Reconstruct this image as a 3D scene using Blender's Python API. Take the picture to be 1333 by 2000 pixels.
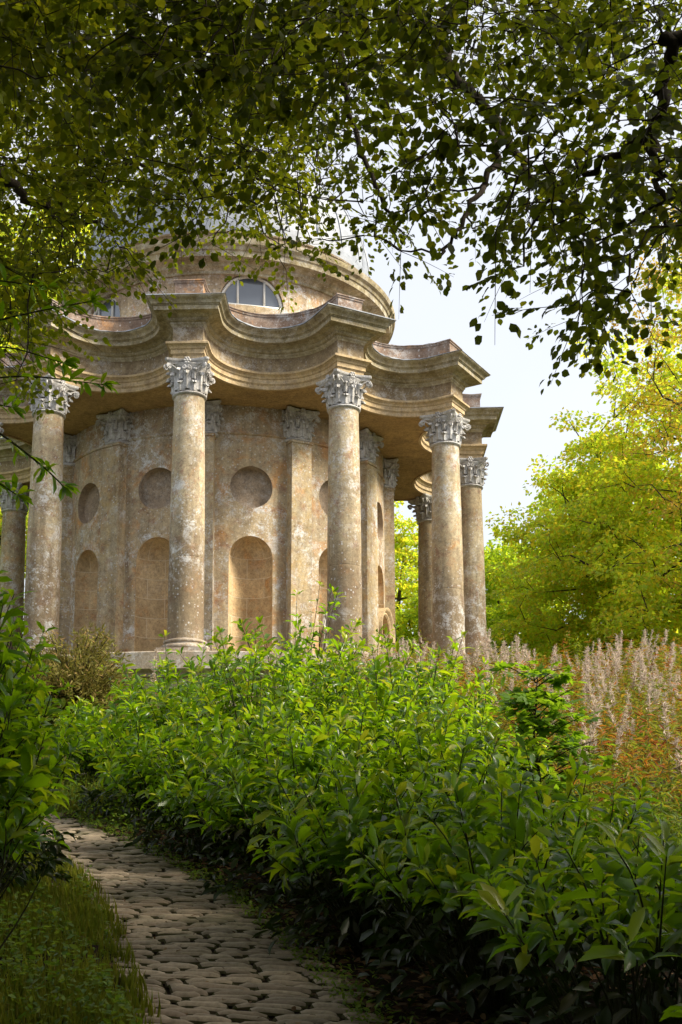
import bpy, bmesh, math, random
import numpy as np
from mathutils import Vector, Matrix
from math import sin, cos, pi, radians as rad

scene = bpy.context.scene
for o in list(bpy.data.objects): bpy.data.objects.remove(o, do_unlink=True)
C = scene.collection

# ------------------------------------------------------------------ camera
EYE = 1.6
PITCH = 0.150
cam_d = bpy.data.cameras.new("camera"); cam = bpy.data.objects.new("camera", cam_d); C.objects.link(cam)
cam.location = (0, 0, EYE); cam.rotation_euler = (pi/2 + PITCH, 0, 0)
cam_d.sensor_fit = 'VERTICAL'; cam_d.sensor_height = 36; cam_d.sensor_width = 24
cam_d.lens = 2200/2000*36
cam_d.shift_x = 56.5/2000; cam_d.shift_y = 308.3/2000
cam_d.clip_start = 0.05; cam_d.clip_end = 2000
scene.camera = cam
scene.render.resolution_x = 682; scene.render.resolution_y = 1024

# ------------------------------------------------------------------ light
SUN_AZ = 108     # degrees clockwise from +Y, where the sun stands
SUN_EL = 43
w = bpy.data.worlds.new("World"); scene.world = w; w.use_nodes = True
nt = w.node_tree; nt.nodes.clear()
wo = nt.nodes.new('ShaderNodeOutputWorld'); bg = nt.nodes.new('ShaderNodeBackground'); bg2 = nt.nodes.new('ShaderNodeBackground'); ad = nt.nodes.new('ShaderNodeAddShader')
sky = nt.nodes.new('ShaderNodeTexSky'); sky.sky_type = 'NISHITA'; sky.sun_disc = False
sky.sun_elevation = rad(SUN_EL); sky.sun_rotation = rad(SUN_AZ); sky.dust_density = 3; sky.ozone_density = 1
bg.inputs[1].default_value = 0.05
# thin high overcast: pale, very soft cloud over the blue
tcw = nt.nodes.new('ShaderNodeTexCoord'); nz = nt.nodes.new('ShaderNodeTexNoise'); nz.inputs['Scale'].default_value = 2.2; nz.inputs['Detail'].default_value = 5
cr = nt.nodes.new('ShaderNodeValToRGB'); cr.color_ramp.elements[0].position = .3; cr.color_ramp.elements[1].position = .7
cr.color_ramp.elements[0].color = (.85, .87, .89, 1); cr.color_ramp.elements[1].color = (1., .96, .91, 1)
bg2.inputs[1].default_value = 0.43
nt.links.new(tcw.outputs['Generated'], nz.inputs['Vector']); nt.links.new(nz.outputs['Fac'], cr.inputs[0]); nt.links.new(cr.outputs[0], bg2.inputs[0])
nt.links.new(sky.outputs[0], bg.inputs[0]); nt.links.new(bg.outputs[0], ad.inputs[0]); nt.links.new(bg2.outputs[0], ad.inputs[1]); nt.links.new(ad.outputs[0], wo.inputs[0])
sd = bpy.data.lights.new("sun", 'SUN'); sd.energy = 4.0; sd.angle = rad(16); sd.color = (1, .90, .72)
so = bpy.data.objects.new("sun", sd); C.objects.link(so)
sv = Vector((sin(rad(SUN_AZ))*cos(rad(SUN_EL)), cos(rad(SUN_AZ))*cos(rad(SUN_EL)), sin(rad(SUN_EL))))
so.rotation_euler = sv.to_track_quat('Z', 'Y').to_euler(); so.location = (30, 0, 40)
scene.view_settings.view_transform = 'Standard'; scene.view_settings.look = 'None'
scene.view_settings.exposure = 1.0; scene.view_settings.gamma = 1
scene.render.engine = 'CYCLES'
scene.cycles.max_bounces = 6; scene.cycles.diffuse_bounces = 4; scene.cycles.transmission_bounces = 4; scene.cycles.transparent_max_bounces = 6

# ------------------------------------------------------------------ helpers
def link(o, parent=None):
    C.objects.link(o)
    if parent is not None: o.parent = parent
    return o
def tag(o, label=None, cat=None, group=None, kind=None):
    if label: o['label'] = label
    if cat: o['category'] = cat
    if group: o['group'] = group
    if kind: o['kind'] = kind
    return o
def empty(name, loc, label, cat, group=None, rz=0):
    o = bpy.data.objects.new(name, None); o.location = loc; o.rotation_euler = (0, 0, rz); o.empty_display_size = .2
    C.objects.link(o); return tag(o, label, cat, group)
def copy_tree(o, parent=None):
    c = o.copy(); C.objects.link(c)
    if parent is not None: c.parent = parent
    for ch in list(o.children): copy_tree(ch, c)
    return c

class Acc:
    """collects vertices and faces, builds ONE mesh"""
    def __init__(s): s.V = []; s.L = []; s.S = []; s.n = 0; s.M = []
    def add(s, V, F, m=0):
        V = np.asarray(V, float).reshape(-1, 3)
        if isinstance(F, np.ndarray):
            s.L.append(F.reshape(-1)+s.n); s.S.append(np.full(len(F), F.shape[1])); s.M.append(np.full(len(F), m))
        else:
            for f in F: s.L.append(np.array(f)+s.n)
            s.S.append(np.array([len(f) for f in F])); s.M.append(np.full(len(F), m))
        s.V.append(V); s.n += len(V)
    def build(s, name, mats, parent=None, smooth=None, loc=None):
        if not isinstance(mats, (list, tuple)): mats = [mats]
        V = np.concatenate(s.V); L = np.concatenate(s.L).astype(np.int32); S = np.concatenate(s.S).astype(np.int32); M = np.concatenate(s.M).astype(np.int32)
        if loc is not None: V = V-np.asarray(loc)
        me = bpy.data.meshes.new(name)
        me.vertices.add(len(V)); me.vertices.foreach_set('co', V.astype(np.float32).ravel())
        me.loops.add(len(L)); me.loops.foreach_set('vertex_index', L)
        me.polygons.add(len(S)); st = np.concatenate([[0], np.cumsum(S)[:-1]]).astype(np.int32)
        me.polygons.foreach_set('loop_start', st); me.polygons.foreach_set('loop_total', S)
        me.polygons.foreach_set('material_index', M)
        me.update(calc_edges=True); me.validate()
        for m in mats: me.materials.append(m)
        if smooth is not None:
            me.shade_smooth()
            if smooth < 179: me.set_sharp_from_angle(angle=rad(smooth))
        o = bpy.data.objects.new(name, me)
        if loc is not None: o.location = loc
        return link(o, parent)

def norm(v): 
    v = np.asarray(v, float); return v/np.maximum(np.linalg.norm(v, axis=-1, keepdims=True), 1e-9)
def tube(P, R, sides=6, cap=True):
    P = np.asarray(P, float); n = len(P); R = np.broadcast_to(np.asarray(R, float), (n,))
    T = np.gradient(P, axis=0); T = norm(T)
    up = np.array([0, 0, 1.]) if abs(T[0][2]) < .9 else np.array([1., 0, 0])
    A = np.cross(T, up); bad = np.linalg.norm(A, axis=1) < 1e-3; A[bad] = [1, 0, 0]; A = norm(A)
    for i in range(1, n):
        a = A[i-1]-T[i]*np.dot(A[i-1], T[i]); l = np.linalg.norm(a)
        if l > 1e-6: A[i] = a/l
    B = np.cross(T, A)
    th = np.arange(sides)*2*pi/sides
    V = P[:, None]+R[:, None, None]*(np.cos(th)[None, :, None]*A[:, None]+np.sin(th)[None, :, None]*B[:, None])
    V = V.reshape(-1, 3); F = []
    i = np.arange(n-1)[:, None]*sides; j = np.arange(sides)[None]; k = (j+1) % sides
    F = np.stack([i+j, i+k, i+sides+k, i+sides+j], -1).reshape(-1, 4)
    return V, F
def lathe(prof, seg=32, closed=True, a0=0, a1=2*pi):
    prof = np.asarray(prof, float); n = len(prof)
    full = abs(a1-a0-2*pi) < 1e-6
    th = a0+np.arange(seg if full else seg+1)*(a1-a0)/seg; m = len(th)
    V = np.stack([prof[:, None, 0]*np.cos(th), prof[:, None, 0]*np.sin(th), np.broadcast_to(prof[:, None, 1], (n, m))], -1).reshape(-1, 3)
    i = np.arange(n-1)[:, None]*m; j = np.arange(m if full else m-1)[None]; k = (j+1) % m
    F = np.stack([i+j, i+k, i+m+k, i+m+j], -1).reshape(-1, 4)
    return V, F
def boxv(cx, cy, cz, sx, sy, sz):
    V = np.array([[x, y, z] for z in (-.5, .5) for y in (-.5, .5) for x in (-.5, .5)])*[sx, sy, sz]+[cx, cy, cz]
    F = np.array([[0, 2, 3, 1], [4, 5, 7, 6], [0, 1, 5, 4], [2, 6, 7, 3], [0, 4, 6, 2], [1, 3, 7, 5]])
    return V, F
def rotz(V, a):
    c, s = cos(a), sin(a); V = np.asarray(V); R = V.copy(); R[..., 0] = V[..., 0]*c-V[..., 1]*s; R[..., 1] = V[..., 0]*s+V[..., 1]*c; return R

YK = [-60, -15, 0, 5, 9, 13, 19, 24, 40, 80, 300]; ZK = [-4, -1.5, 0, .75, 1.4, 2.3, 3.9, 4.2, 4.8, 6, 9]
_yy = np.linspace(-60, 300, 3601); _zz = np.interp(_yy, YK, ZK); _ker = np.ones(15)/15; _zz = np.convolve(np.pad(_zz, 7, 'edge'), _ker, 'valid')
def ground(x, y): return np.interp(y, _yy, _zz)

# ------------------------------------------------------------------ materials
def mat(name):
    m = bpy.data.materials.new(name); m.use_nodes = True; n = m.node_tree; n.nodes.clear()
    out = n.nodes.new('ShaderNodeOutputMaterial'); p = n.nodes.new('ShaderNodeBsdfPrincipled'); n.links.new(p.outputs[0], out.inputs[0])
    return m, n, p, out
def N(n, t, **k):
    x = n.nodes.new(t)
    for a, b in k.items():
        if a in x.inputs: x.inputs[a].default_value = b
        else: setattr(x, a, b)
    return x
def ramp(n, src, stops, interp='LINEAR'):
    r = n.nodes.new('ShaderNodeValToRGB'); e = r.color_ramp.elements; r.color_ramp.interpolation = interp
    while len(e) < len(stops): e.new(.5)
    for i, (p, c) in enumerate(stops):
        e[i].position = p; e[i].color = (c, c, c, 1) if isinstance(c, (int, float)) else (*c, 1)
    n.links.new(src, r.inputs[0]); return r.outputs[0]
def mix(n, fac, a, b, mode='MIX'):
    m = n.nodes.new('ShaderNodeMix'); m.data_type = 'RGBA'; m.blend_type = mode
    for sock, v in ((m.inputs[0], fac), (m.inputs[6], a), (m.inputs[7], b)):
        if hasattr(v, 'default_value'): n.links.new(v, sock)
        elif isinstance(v, (int, float)): sock.default_value = v
        else: sock.default_value = (*v, 1)
    return m.outputs[2]
def mth(n, op, a, b=None):
    m = n.nodes.new('ShaderNodeMath'); m.operation = op
    for i, v in enumerate((a, b)):
        if v is None: continue
        if hasattr(v, 'default_value'): n.links.new(v, m.inputs[i])
        else: m.inputs[i].default_value = v
    return m.outputs[0]

def stone(name, c1, c2, c3, lichen=.5, dark=.3, orange=.0, white=(.60, .61, .62), sc=1.0, bump=.35, streak=.0, joints=0, pink=0, stains=()):
    m, n, p, out = mat(name)
    tc = N(n, 'ShaderNodeTexCoord'); oi = N(n, 'ShaderNodeObjectInfo')
    off = N(n, 'ShaderNodeVectorMath', operation='MULTIPLY_ADD')
    n.links.new(oi.outputs['Location'], off.inputs[0]); off.inputs[1].default_value = (1.7, 2.3, 1.1); n.links.new(tc.outputs['Object'], off.inputs[2])
    v = off.outputs[0]
    def noise(s, d=6, r=.6, dist=0., vec=None):
        x = N(n, 'ShaderNodeTexNoise', Scale=s*sc, Detail=d, Roughness=r, Distortion=dist); n.links.new(vec or v, x.inputs['Vector']); return x.outputs['Fac']
    big = noise(.9, 5, .6, .4); med = noise(5, 6, .65); fine = noise(28, 5, .7); grain = noise(110, 3, .6)
    col = mix(n, ramp(n, big, [(.35, 0.), (.65, 1.)]), c1, c2)
    col = mix(n, ramp(n, med, [(.42, 0.), (.68, 1.)]), col, c3)
    if orange > 0:
        col = mix(n, ramp(n, noise(2.1, 7, .7, .6), [(.56-.1*orange, 0.), (.72-.1*orange, .75)]), col, (.50, .24, .075))
    if pink > 0:
        col = mix(n, ramp(n, noise(3.3, 8, .8, .3), [(.56-.1*pink, 0.), (.64-.1*pink, .6)]), col, (.27, .13, .09))
    # vertical streaks of damp staining
    if streak > 0:
        mp = N(n, 'ShaderNodeMapping'); mp.inputs['Scale'].default_value = (2.6, 2.6, .28); n.links.new(v, mp.inputs[0])
        st = noise(1.6, 6, .65, .2, mp.outputs[0]); col = mix(n, mth(n, 'MULTIPLY', ramp(n, st, [(.45, 0.), (.7, 1.)]), streak), col, (.10, .075, .05))
    dk = mth(n, 'MULTIPLY', ramp(n, mix(n, .35, noise(1.1, 7, .72, .5), fine), [(.48, 0.), (.60, 1.)]), dark)
    col = mix(n, dk, col, (.085, .06, .04))
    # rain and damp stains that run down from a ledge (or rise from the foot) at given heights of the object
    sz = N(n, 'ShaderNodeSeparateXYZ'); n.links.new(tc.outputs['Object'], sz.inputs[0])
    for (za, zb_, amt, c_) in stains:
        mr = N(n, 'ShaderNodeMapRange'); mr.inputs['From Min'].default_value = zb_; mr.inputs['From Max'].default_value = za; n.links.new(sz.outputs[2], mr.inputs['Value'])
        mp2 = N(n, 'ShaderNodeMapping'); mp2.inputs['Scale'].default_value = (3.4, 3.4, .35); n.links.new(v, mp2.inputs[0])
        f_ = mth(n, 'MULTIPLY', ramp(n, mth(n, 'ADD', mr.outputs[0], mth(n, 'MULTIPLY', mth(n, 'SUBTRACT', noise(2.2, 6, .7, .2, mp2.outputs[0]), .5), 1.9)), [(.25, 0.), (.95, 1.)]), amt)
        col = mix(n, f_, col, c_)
    # lichen: pale crusts, made of patches and of small round spots
    patch = ramp(n, noise(.85, 4, .55), [(.45, 0.), (.58, 1.)])
    lf = ramp(n, mix(n, .35, noise(4.2, 9, .78, .35), noise(30, 5, .8)), [(.495, 0.), (.565, 1.)])
    lfac = mth(n, 'MULTIPLY', mth(n, 'MULTIPLY', lf, patch), lichen)
    vo = N(n, 'ShaderNodeTexVoronoi', Scale=9*sc); n.links.new(v, vo.inputs['Vector'])
    vsel = N(n, 'ShaderNodeSeparateColor'); n.links.new(vo.outputs['Color'], vsel.inputs[0])
    spot = mth(n, 'MULTIPLY', ramp(n, mth(n, 'ADD', vo.outputs['Distance'], mth(n, 'MULTIPLY', fine, .25)), [(.26, 1.), (.32, 0.)]), ramp(n, vsel.outputs[0], [(.86, 0.), (.90, .8)]))
    vo2 = N(n, 'ShaderNodeTexVoronoi', Scale=19*sc); n.links.new(v, vo2.inputs['Vector'])
    vsel2 = N(n, 'ShaderNodeSeparateColor'); n.links.new(vo2.outputs['Color'], vsel2.inputs[0])
    spot2 = mth(n, 'MULTIPLY', ramp(n, vo2.outputs['Distance'], [(.30, 1.), (.36, 0.)]), ramp(n, vsel2.outputs[0], [(.78, 0.), (.88, .6)]))
    sp = mth(n, 'MAXIMUM', spot, spot2)
    lfac = mth(n, 'MAXIMUM', lfac, mth(n, 'MULTIPLY', sp, min(1., lichen*1.1)))
    col = mix(n, lfac, col, mix(n, fine, tuple(c*.8 for c in white), tuple(min(1, c*1.2) for c in white)))
    col = mix(n, .75, col, ramp(n, mix(n, .5, noise(13, 6, .8), grain), [(.36, .22), (.64, .80)]), 'OVERLAY')
    frk = ramp(n, noise(20, 5, .75), [(.58, 0.), (.66, .6)]); col = mix(n, frk, col, (.13, .09, .06))
    hgt = mth(n, 'ADD', mth(n, 'MULTIPLY', fine, .5), mth(n, 'MULTIPLY', grain, .25))
    if joints:
        # coursed blocks round the niche: light mortar lines
        sx = N(n, 'ShaderNodeSeparateXYZ'); n.links.new(tc.outputs['Object'], sx.inputs[0])
        ang = mth(n, 'MULTIPLY', mth(n, 'ARCTAN2', sx.outputs[0], sx.outputs[1]), .475)
        cb = N(n, 'ShaderNodeCombineXYZ'); n.links.new(ang, cb.inputs[0]); n.links.new(sx.outputs[2], cb.inputs[1])
        br = N(n, 'ShaderNodeTexBrick'); br.inputs['Scale'].default_value = 1; br.inputs['Brick Width'].default_value = .78; br.inputs['Row Height'].default_value = .43
        br.inputs['Mortar Size'].default_value = .007; br.inputs['Mortar Smooth'].default_value = .3; n.links.new(cb.outputs[0], br.inputs['Vector'])
        br.inputs['Color1'].default_value = (.9, .86, .8, 1); br.inputs['Color2'].default_value = (1.1, 1.05, 1., 1); br.inputs['Mortar'].default_value = (1, 1, 1, 1)
        col = mix(n, 1., col, br.outputs['Color'], 'MULTIPLY')
        col = mix(n, mth(n, 'MULTIPLY', br.outputs['Fac'], ramp(n, med, [(.30, .2), (.5, 1.)])), col, (.62, .52, .38))
    n.links.new(col, p.inputs['Base Color']); p.inputs['Roughness'].default_value = .93; p.inputs['Specular IOR Level'].default_value = .2
    b = N(n, 'ShaderNodeBump', Strength=bump, Distance=.02); n.links.new(hgt, b.inputs['Height']); n.links.new(b.outputs[0], p.inputs['Normal'])
    return m

OCH = (.46, .34, .165); TAN = (.50, .43, .295)
M = {}
M['column'] = stone('lichened column stone', TAN, (.42, .33, .20), (.37, .31, .21), lichen=.75, dark=.36, orange=.03, pink=.35, streak=.5, stains=[(-3.6, -2.0, .7, (.14, .10, .065))])
M['capital'] = stone('weathered grey capital stone', (.57, .57, .58), (.46, .45, .44), (.33, .31, .28), lichen=.5, dark=.25, white=(.62, .64, .68), bump=.5)
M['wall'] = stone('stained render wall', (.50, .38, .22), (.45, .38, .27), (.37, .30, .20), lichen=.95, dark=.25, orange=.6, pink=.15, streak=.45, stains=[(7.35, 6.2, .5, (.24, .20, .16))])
M['pilaster'] = stone('pilaster stone', TAN, (.42, .35, .25), OCH, lichen=.9, dark=.42, orange=.15, pink=.15, streak=.5, stains=[(-4.9, -2.6, .6, (.16, .12, .08))])
M['niche'] = stone('jointed niche stone', (.50, .38, .22), (.54, .43, .27), (.40, .30, .18), lichen=.15, dark=.25, orange=.2, joints=1)
M['architrave'] = stone('ochre architrave stone', (.50, .38, .21), (.54, .42, .26), (.43, .32, .19), lichen=.15, dark=.2, streak=.25)
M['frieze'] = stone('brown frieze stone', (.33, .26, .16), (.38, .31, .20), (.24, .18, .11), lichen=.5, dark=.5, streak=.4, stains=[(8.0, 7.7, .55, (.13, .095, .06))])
M['cornice'] = stone('mossy cornice stone', (.34, .29, .17), (.24, .20, .11), (.46, .41, .30), lichen=.4, dark=.55, streak=.3)
M['parapet'] = stone('parapet stone', (.22, .16, .12), (.32, .26, .22), (.17, .11, .08), lichen=.55, dark=.5, orange=.2)
M['ceiling'] = stone('ochre plaster ceiling', (.46, .32, .15), (.40, .27, .12), (.32, .22, .11), lichen=.0, dark=.35, white=(.4, .3, .2))
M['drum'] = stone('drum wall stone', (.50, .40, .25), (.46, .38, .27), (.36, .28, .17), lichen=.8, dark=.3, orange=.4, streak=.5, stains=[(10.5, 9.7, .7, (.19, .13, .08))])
M['podium'] = stone('podium stone', (.32, .26, .19), (.24, .18, .12), (.36, .32, .27), lichen=.5, dark=.45)
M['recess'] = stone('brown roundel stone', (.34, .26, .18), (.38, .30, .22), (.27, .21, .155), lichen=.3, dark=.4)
M['statue'] = stone('pale statue stone', (.55, .54, .52), (.45, .43, .40), (.35, .33, .30), lichen=.3, dark=.2)

def simple(name, col, rough=.6, metal=0, bump=0, bs=20, vary=None, spec=.5):
    m, n, p, out = mat(name)
    tc = N(n, 'ShaderNodeTexCoord'); nz = N(n, 'ShaderNodeTexNoise', Scale=bs, Detail=6, Roughness=.65); n.links.new(tc.outputs['Object'], nz.inputs['Vector'])
    c2 = vary or tuple(c*.6 for c in col)
    n.links.new(mix(n, ramp(n, nz.outputs['Fac'], [(.35, 0.), (.65, 1.)]), col, c2), p.inputs['Base Color'])
    p.inputs['Roughness'].default_value = rough; p.inputs['Metallic'].default_value = metal; p.inputs['Specular IOR Level'].default_value = spec
    if bump:
        b = N(n, 'ShaderNodeBump', Strength=bump, Distance=.02); n.links.new(nz.outputs['Fac'], b.inputs['Height']); n.links.new(b.outputs[0], p.inputs['Normal'])
    return m
M['lead'] = simple('dull lead sheet', (.30, .33, .38), .55, 0, .3, 4, (.19, .21, .25))
M['frame'] = simple('white painted window frame', (.7, .7, .68), .5, 0, .1, 30, (.55, .55, .52))
M['bark'] = simple('dark grey brown bark', (.055, .042, .03), .9, 0, .6, 14, (.025, .02, .014), .2)
M['barkl'] = simple('green brown stem bark', (.045, .05, .018), .8, 0, .2, 30, (.02, .018, .008), .15)
M['stemr'] = simple('reddish dry stem', (.30, .20, .10), .8, 0, 0, 30, (.14, .09, .04), .3)
m, n, p, out = mat('old window glass'); p.inputs['Base Color'].default_value = (.10, .12, .15, 1); p.inputs['Roughness'].default_value = .08; p.inputs['Specular IOR Level'].default_value = .9
tc = N(n, 'ShaderNodeTexCoord'); nz = N(n, 'ShaderNodeTexNoise', Scale=5, Detail=2); n.links.new(tc.outputs['Object'], nz.inputs['Vector']); b = N(n, 'ShaderNodeBump', Strength=.06, Distance=.05); n.links.new(nz.outputs['Fac'], b.inputs['Height']); n.links.new(b.outputs[0], p.inputs['Normal'])
M['glass'] = m

def leafmat(name, cols, trans, tw=.5, rough=.45, spec=.4, cover=4.0, patch=0):
    """cols: ramp picked per leaf; trans: colour of light that comes through"""
    m, n, p, out = mat(name)
    ge = N(n, 'ShaderNodeNewGeometry'); rnd = ge.outputs['Random Per Island']
    k = len(cols)
    if patch:
        tc0 = N(n, 'ShaderNodeTexCoord'); pz = N(n, 'ShaderNodeTexNoise', Scale=patch, Detail=4, Roughness=.7); n.links.new(tc0.outputs['Object'], pz.inputs['Vector'])
        rnd = mth(n, 'ADD', mth(n, 'MULTIPLY', rnd, .45), ramp(n, pz.outputs['Fac'], [(.34, 0.), (.66, .62)]))
    base = ramp(n, rnd, [((i+.5)/k, c) for i, c in enumerate(cols)])
    tr = ramp(n, rnd, [((i+.5)/len(trans), c) for i, c in enumerate(trans)])
    tc = N(n, 'ShaderNodeTexCoord'); nz = N(n, 'ShaderNodeTexNoise', Scale=cover, Detail=3); n.links.new(tc.outputs['Object'], nz.inputs['Vector'])
    f = ramp(n, nz.outputs['Fac'], [(.3, .7), (.7, 1.25)])
    base = mix(n, 1., base, f, 'MULTIPLY')
    n.links.new(base, p.inputs['Base Color']); p.inputs['Roughness'].default_value = rough; p.inputs['Specular IOR Level'].default_value = spec
    t = N(n, 'ShaderNodeBsdfTranslucent'); n.links.new(tr, t.inputs['Color'])
    mx = N(n, 'ShaderNodeMixShader'); mx.inputs[0].default_value = tw; n.links.new(p.outputs[0], mx.inputs[1]); n.links.new(t.outputs[0], mx.inputs[2]); n.links.new(mx.outputs[0], out.inputs[0])
    return m
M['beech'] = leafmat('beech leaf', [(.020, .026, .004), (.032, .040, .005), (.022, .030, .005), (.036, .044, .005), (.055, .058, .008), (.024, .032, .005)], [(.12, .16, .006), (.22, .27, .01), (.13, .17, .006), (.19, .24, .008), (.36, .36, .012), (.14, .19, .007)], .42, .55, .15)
M['beech_backlit'] = leafmat('beech leaf with painted backlight', [(.035, .045, .005), (.05, .062, .006), (.04, .05, .005), (.07, .08, .008), (.09, .09, .01)], [(.19, .24, .008), (.30, .35, .01), (.21, .26, .008), (.36, .40, .01), (.46, .46, .012)], .47, .55, .15)  # paler copy of the beech leaf, backlight put into its colour
M['laurel'] = leafmat('laurel leaf', [(.035, .095, .004), (.045, .105, .004), (.06, .145, .005), (.05, .12, .004), (.07, .155, .005), (.04, .10, .004), (.12, .20, .006), (.045, .11, .004), (.06, .13, .005), (.13, .17, .01)], [(.24, .46, .006), (.28, .5, .006), (.36, .60, .008), (.28, .5, .006), (.38, .6, .008), (.26, .46, .006), (.55, .68, .01), (.28, .48, .006), (.34, .55, .006), (.5, .62, .015)], .46, .30, .45)
M['laureltop'] = leafmat('young laurel leaf', [(.16, .26, .012), (.22, .30, .012), (.30, .33, .015)], [(.32, .50, .015), (.42, .55, .02), (.55, .58, .02)], .42, .3, .5)
M['laurelshade'] = leafmat('laurel leaf with painted shade', [(.012, .026, .003), (.02, .038, .004), (.03, .028, .008)], [(.03, .06, .004), (.05, .08, .006)], .2, .4, .35)  # darkened copy for the lowest leaves, shade under the hedge put into the colour
M['maple'] = leafmat('maple leaf', [(.08, .17, .01), (.11, .21, .012)], [(.28, .5, .015), (.38, .58, .02)], .45, .5, .3)
M['tree1'] = leafmat('yellow green tree leaf', [(.27, .38, .03), (.36, .43, .03), (.22, .34, .025), (.44, .43, .03), (.48, .38, .03)], [(.68, .86, .04), (.80, .88, .04), (.55, .78, .04), (.9, .84, .04), (.9, .72, .04)], .6, .5, .3, .5)
M['tree2'] = leafmat('green tree leaf', [(.18, .28, .02), (.26, .34, .025), (.20, .28, .02), (.33, .36, .025)], [(.5, .72, .03), (.62, .78, .03), (.5, .66, .03), (.75, .78, .03)], .6, .5, .3, .5)
M['birch'] = leafmat('golden birch leaf', [(.40, .28, .03), (.34, .30, .03), (.50, .30, .03)], [(.6, .45, .04), (.5, .5, .04), (.7, .42, .04)], .45, .5, .3)
M['juniper'] = leafmat('olive needle spray', [(.15, .14, .03), (.20, .17, .04), (.11, .12, .02), (.26, .17, .06)], [(.26, .26, .04), (.3, .26, .05)], .3, .6, .2)
M['herb'] = leafmat('willowherb leaf', [(.06, .12, .012), (.09, .16, .015), (.14, .19, .02), (.10, .12, .02), (.26, .20, .03), (.38, .10, .02), (.16, .06, .02)], [(.2, .36, .02), (.26, .38, .02), (.36, .40, .03), (.3, .3, .02), (.46, .32, .03), (.55, .2, .02), (.3, .1, .03)], .38, .6, .2, patch=.9)
M['plume'] = leafmat('silky seed plume', [(.66, .56, .45), (.72, .64, .53), (.54, .42, .32)], [(.6, .5, .45), (.6, .5, .45)], .4, .9, .1)
M['grass'] = leafmat('bank grass', [(.10, .13, .012), (.16, .18, .015), (.20, .17, .03), (.07, .11, .01)], [(.3, .38, .02), (.42, .42, .03)], .4, .5, .3)
M['weed'] = leafmat('ground weed leaf', [(.06, .12, .01), (.10, .17, .015), (.13, .18, .02)], [(.2, .34, .02), (.32, .42, .03)], .4, .5, .3)
M['dead'] = leafmat('fallen dry leaf', [(.08, .045, .025), (.13, .07, .035), (.05, .03, .018), (.22, .14, .07)], [(.2, .1, .04), (.3, .15, .05)], .15, .7, .2)

m, n, p, out = mat('dark leaf mould soil')
tc = N(n, 'ShaderNodeTexCoord')
a = N(n, 'ShaderNodeTexNoise', Scale=6, Detail=8, Roughness=.75); n.links.new(tc.outputs['Object'], a.inputs['Vector'])
a2 = N(n, 'ShaderNodeTexNoise', Scale=.6, Detail=4); n.links.new(tc.outputs['Object'], a2.inputs['Vector'])
sx = N(n, 'ShaderNodeSeparateXYZ'); n.links.new(tc.outputs['Object'], sx.inputs[0])
soil = mix(n, ramp(n, a.outputs['Fac'], [(.35, 0.), (.65, 1.)]), (.012, .008, .005), (.035, .022, .014))
grs = mix(n, a.outputs['Fac'], (.05, .08, .015), (.13, .14, .03))
n.links.new(mix(n, ramp(n, mth(n, 'ADD', mth(n, 'MULTIPLY', sx.outputs[1], .02), a2.outputs['Fac']), [(.75, 0.), (.9, 1.)]), soil, grs), p.inputs['Base Color']); p.inputs['Roughness'].default_value = 1; p.inputs['Specular IOR Level'].default_value = .1
b = N(n, 'ShaderNodeBump', Strength=.8, Distance=.05); n.links.new(a.outputs['Fac'], b.inputs['Height']); n.links.new(b.outputs[0], p.inputs['Normal'])
M['soil'] = m
m, n, p, out = mat('worn cobble stone')
tc = N(n, 'ShaderNodeTexCoord'); ge = N(n, 'ShaderNodeNewGeometry')
a = N(n, 'ShaderNodeTexNoise', Scale=30, Detail=7, Roughness=.7); n.links.new(tc.outputs['Object'], a.inputs['Vector'])
a2 = N(n, 'ShaderNodeTexNoise', Scale=3, Detail=4); n.links.new(tc.outputs['Object'], a2.inputs['Vector'])
c = ramp(n, ge.outputs['Random Per Island'], [(0., (.23, .175, .13)), (.4, (.31, .245, .18)), (.8, (.39, .315, .235)), (1., (.22, .18, .14))])
c = mix(n, ramp(n, a.outputs['Fac'], [(.4, 0.), (.7, .6)]), c, (.11, .085, .06))
c = mix(n, ramp(n, a2.outputs['Fac'], [(.55, 0.), (.7, .5)]), c, (.06, .07, .03))
n.links.new(c, p.inputs['Base Color']); p.inputs['Roughness'].default_value = .75; p.inputs['Specular IOR Level'].default_value = .35
b = N(n, 'ShaderNodeBump', Strength=.5, Distance=.01); n.links.new(a.outputs['Fac'], b.inputs['Height']); n.links.new(b.outputs[0], p.inputs['Normal'])
M['cobble'] = m
M['joint'] = simple('mossy joint soil', (.06, .046, .03), .95, 0, .4, 25, (.06, .062, .025), .1)

# ------------------------------------------------------------------ ground
PR = np.array([(.75, 3.0), (.47, 4.2), (.21, 5.23), (.03, 5.94), (-.35, 7.16), (-.68, 8.06), (-1.13, 9.02), (-1.69, 9.91), (-2.33, 10.76), (-3.1, 11.5), (-4.6, 12.4), (-6.5, 13.0)])
PL = np.array([(-.45, 3.0), (-.62, 4.2), (-.78, 5.23), (-1.0, 6.03), (-1.25, 7.0), (-1.55, 7.95), (-1.98, 8.9), (-2.45, 9.7), (-2.95, 10.3), (-3.6, 10.8), (-4.9, 11.4), (-6.6, 11.9)])
def path_dist(x, y):
    """signed: negative inside the path strip"""
    c = (PR+PL)/2; r = np.linalg.norm(PR-PL, axis=1)/2
    p = np.stack([x, y], -1)[..., None, :]; a = c[:-1]; b_ = c[1:]
    t = np.clip(((p-a)*(b_-a)).sum(-1)/((b_-a)**2).sum(-1), 0, 1); q = a+(b_-a)*t[..., None]
    d = np.linalg.norm(p-q, axis=-1)-(r[:-1]+(r[1:]-r[:-1])*t)
    return d.min(-1)
xs = np.concatenate([np.linspace(-300, -14, 14), np.linspace(-12, 12, 121), np.linspace(14, 300, 14)])
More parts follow.
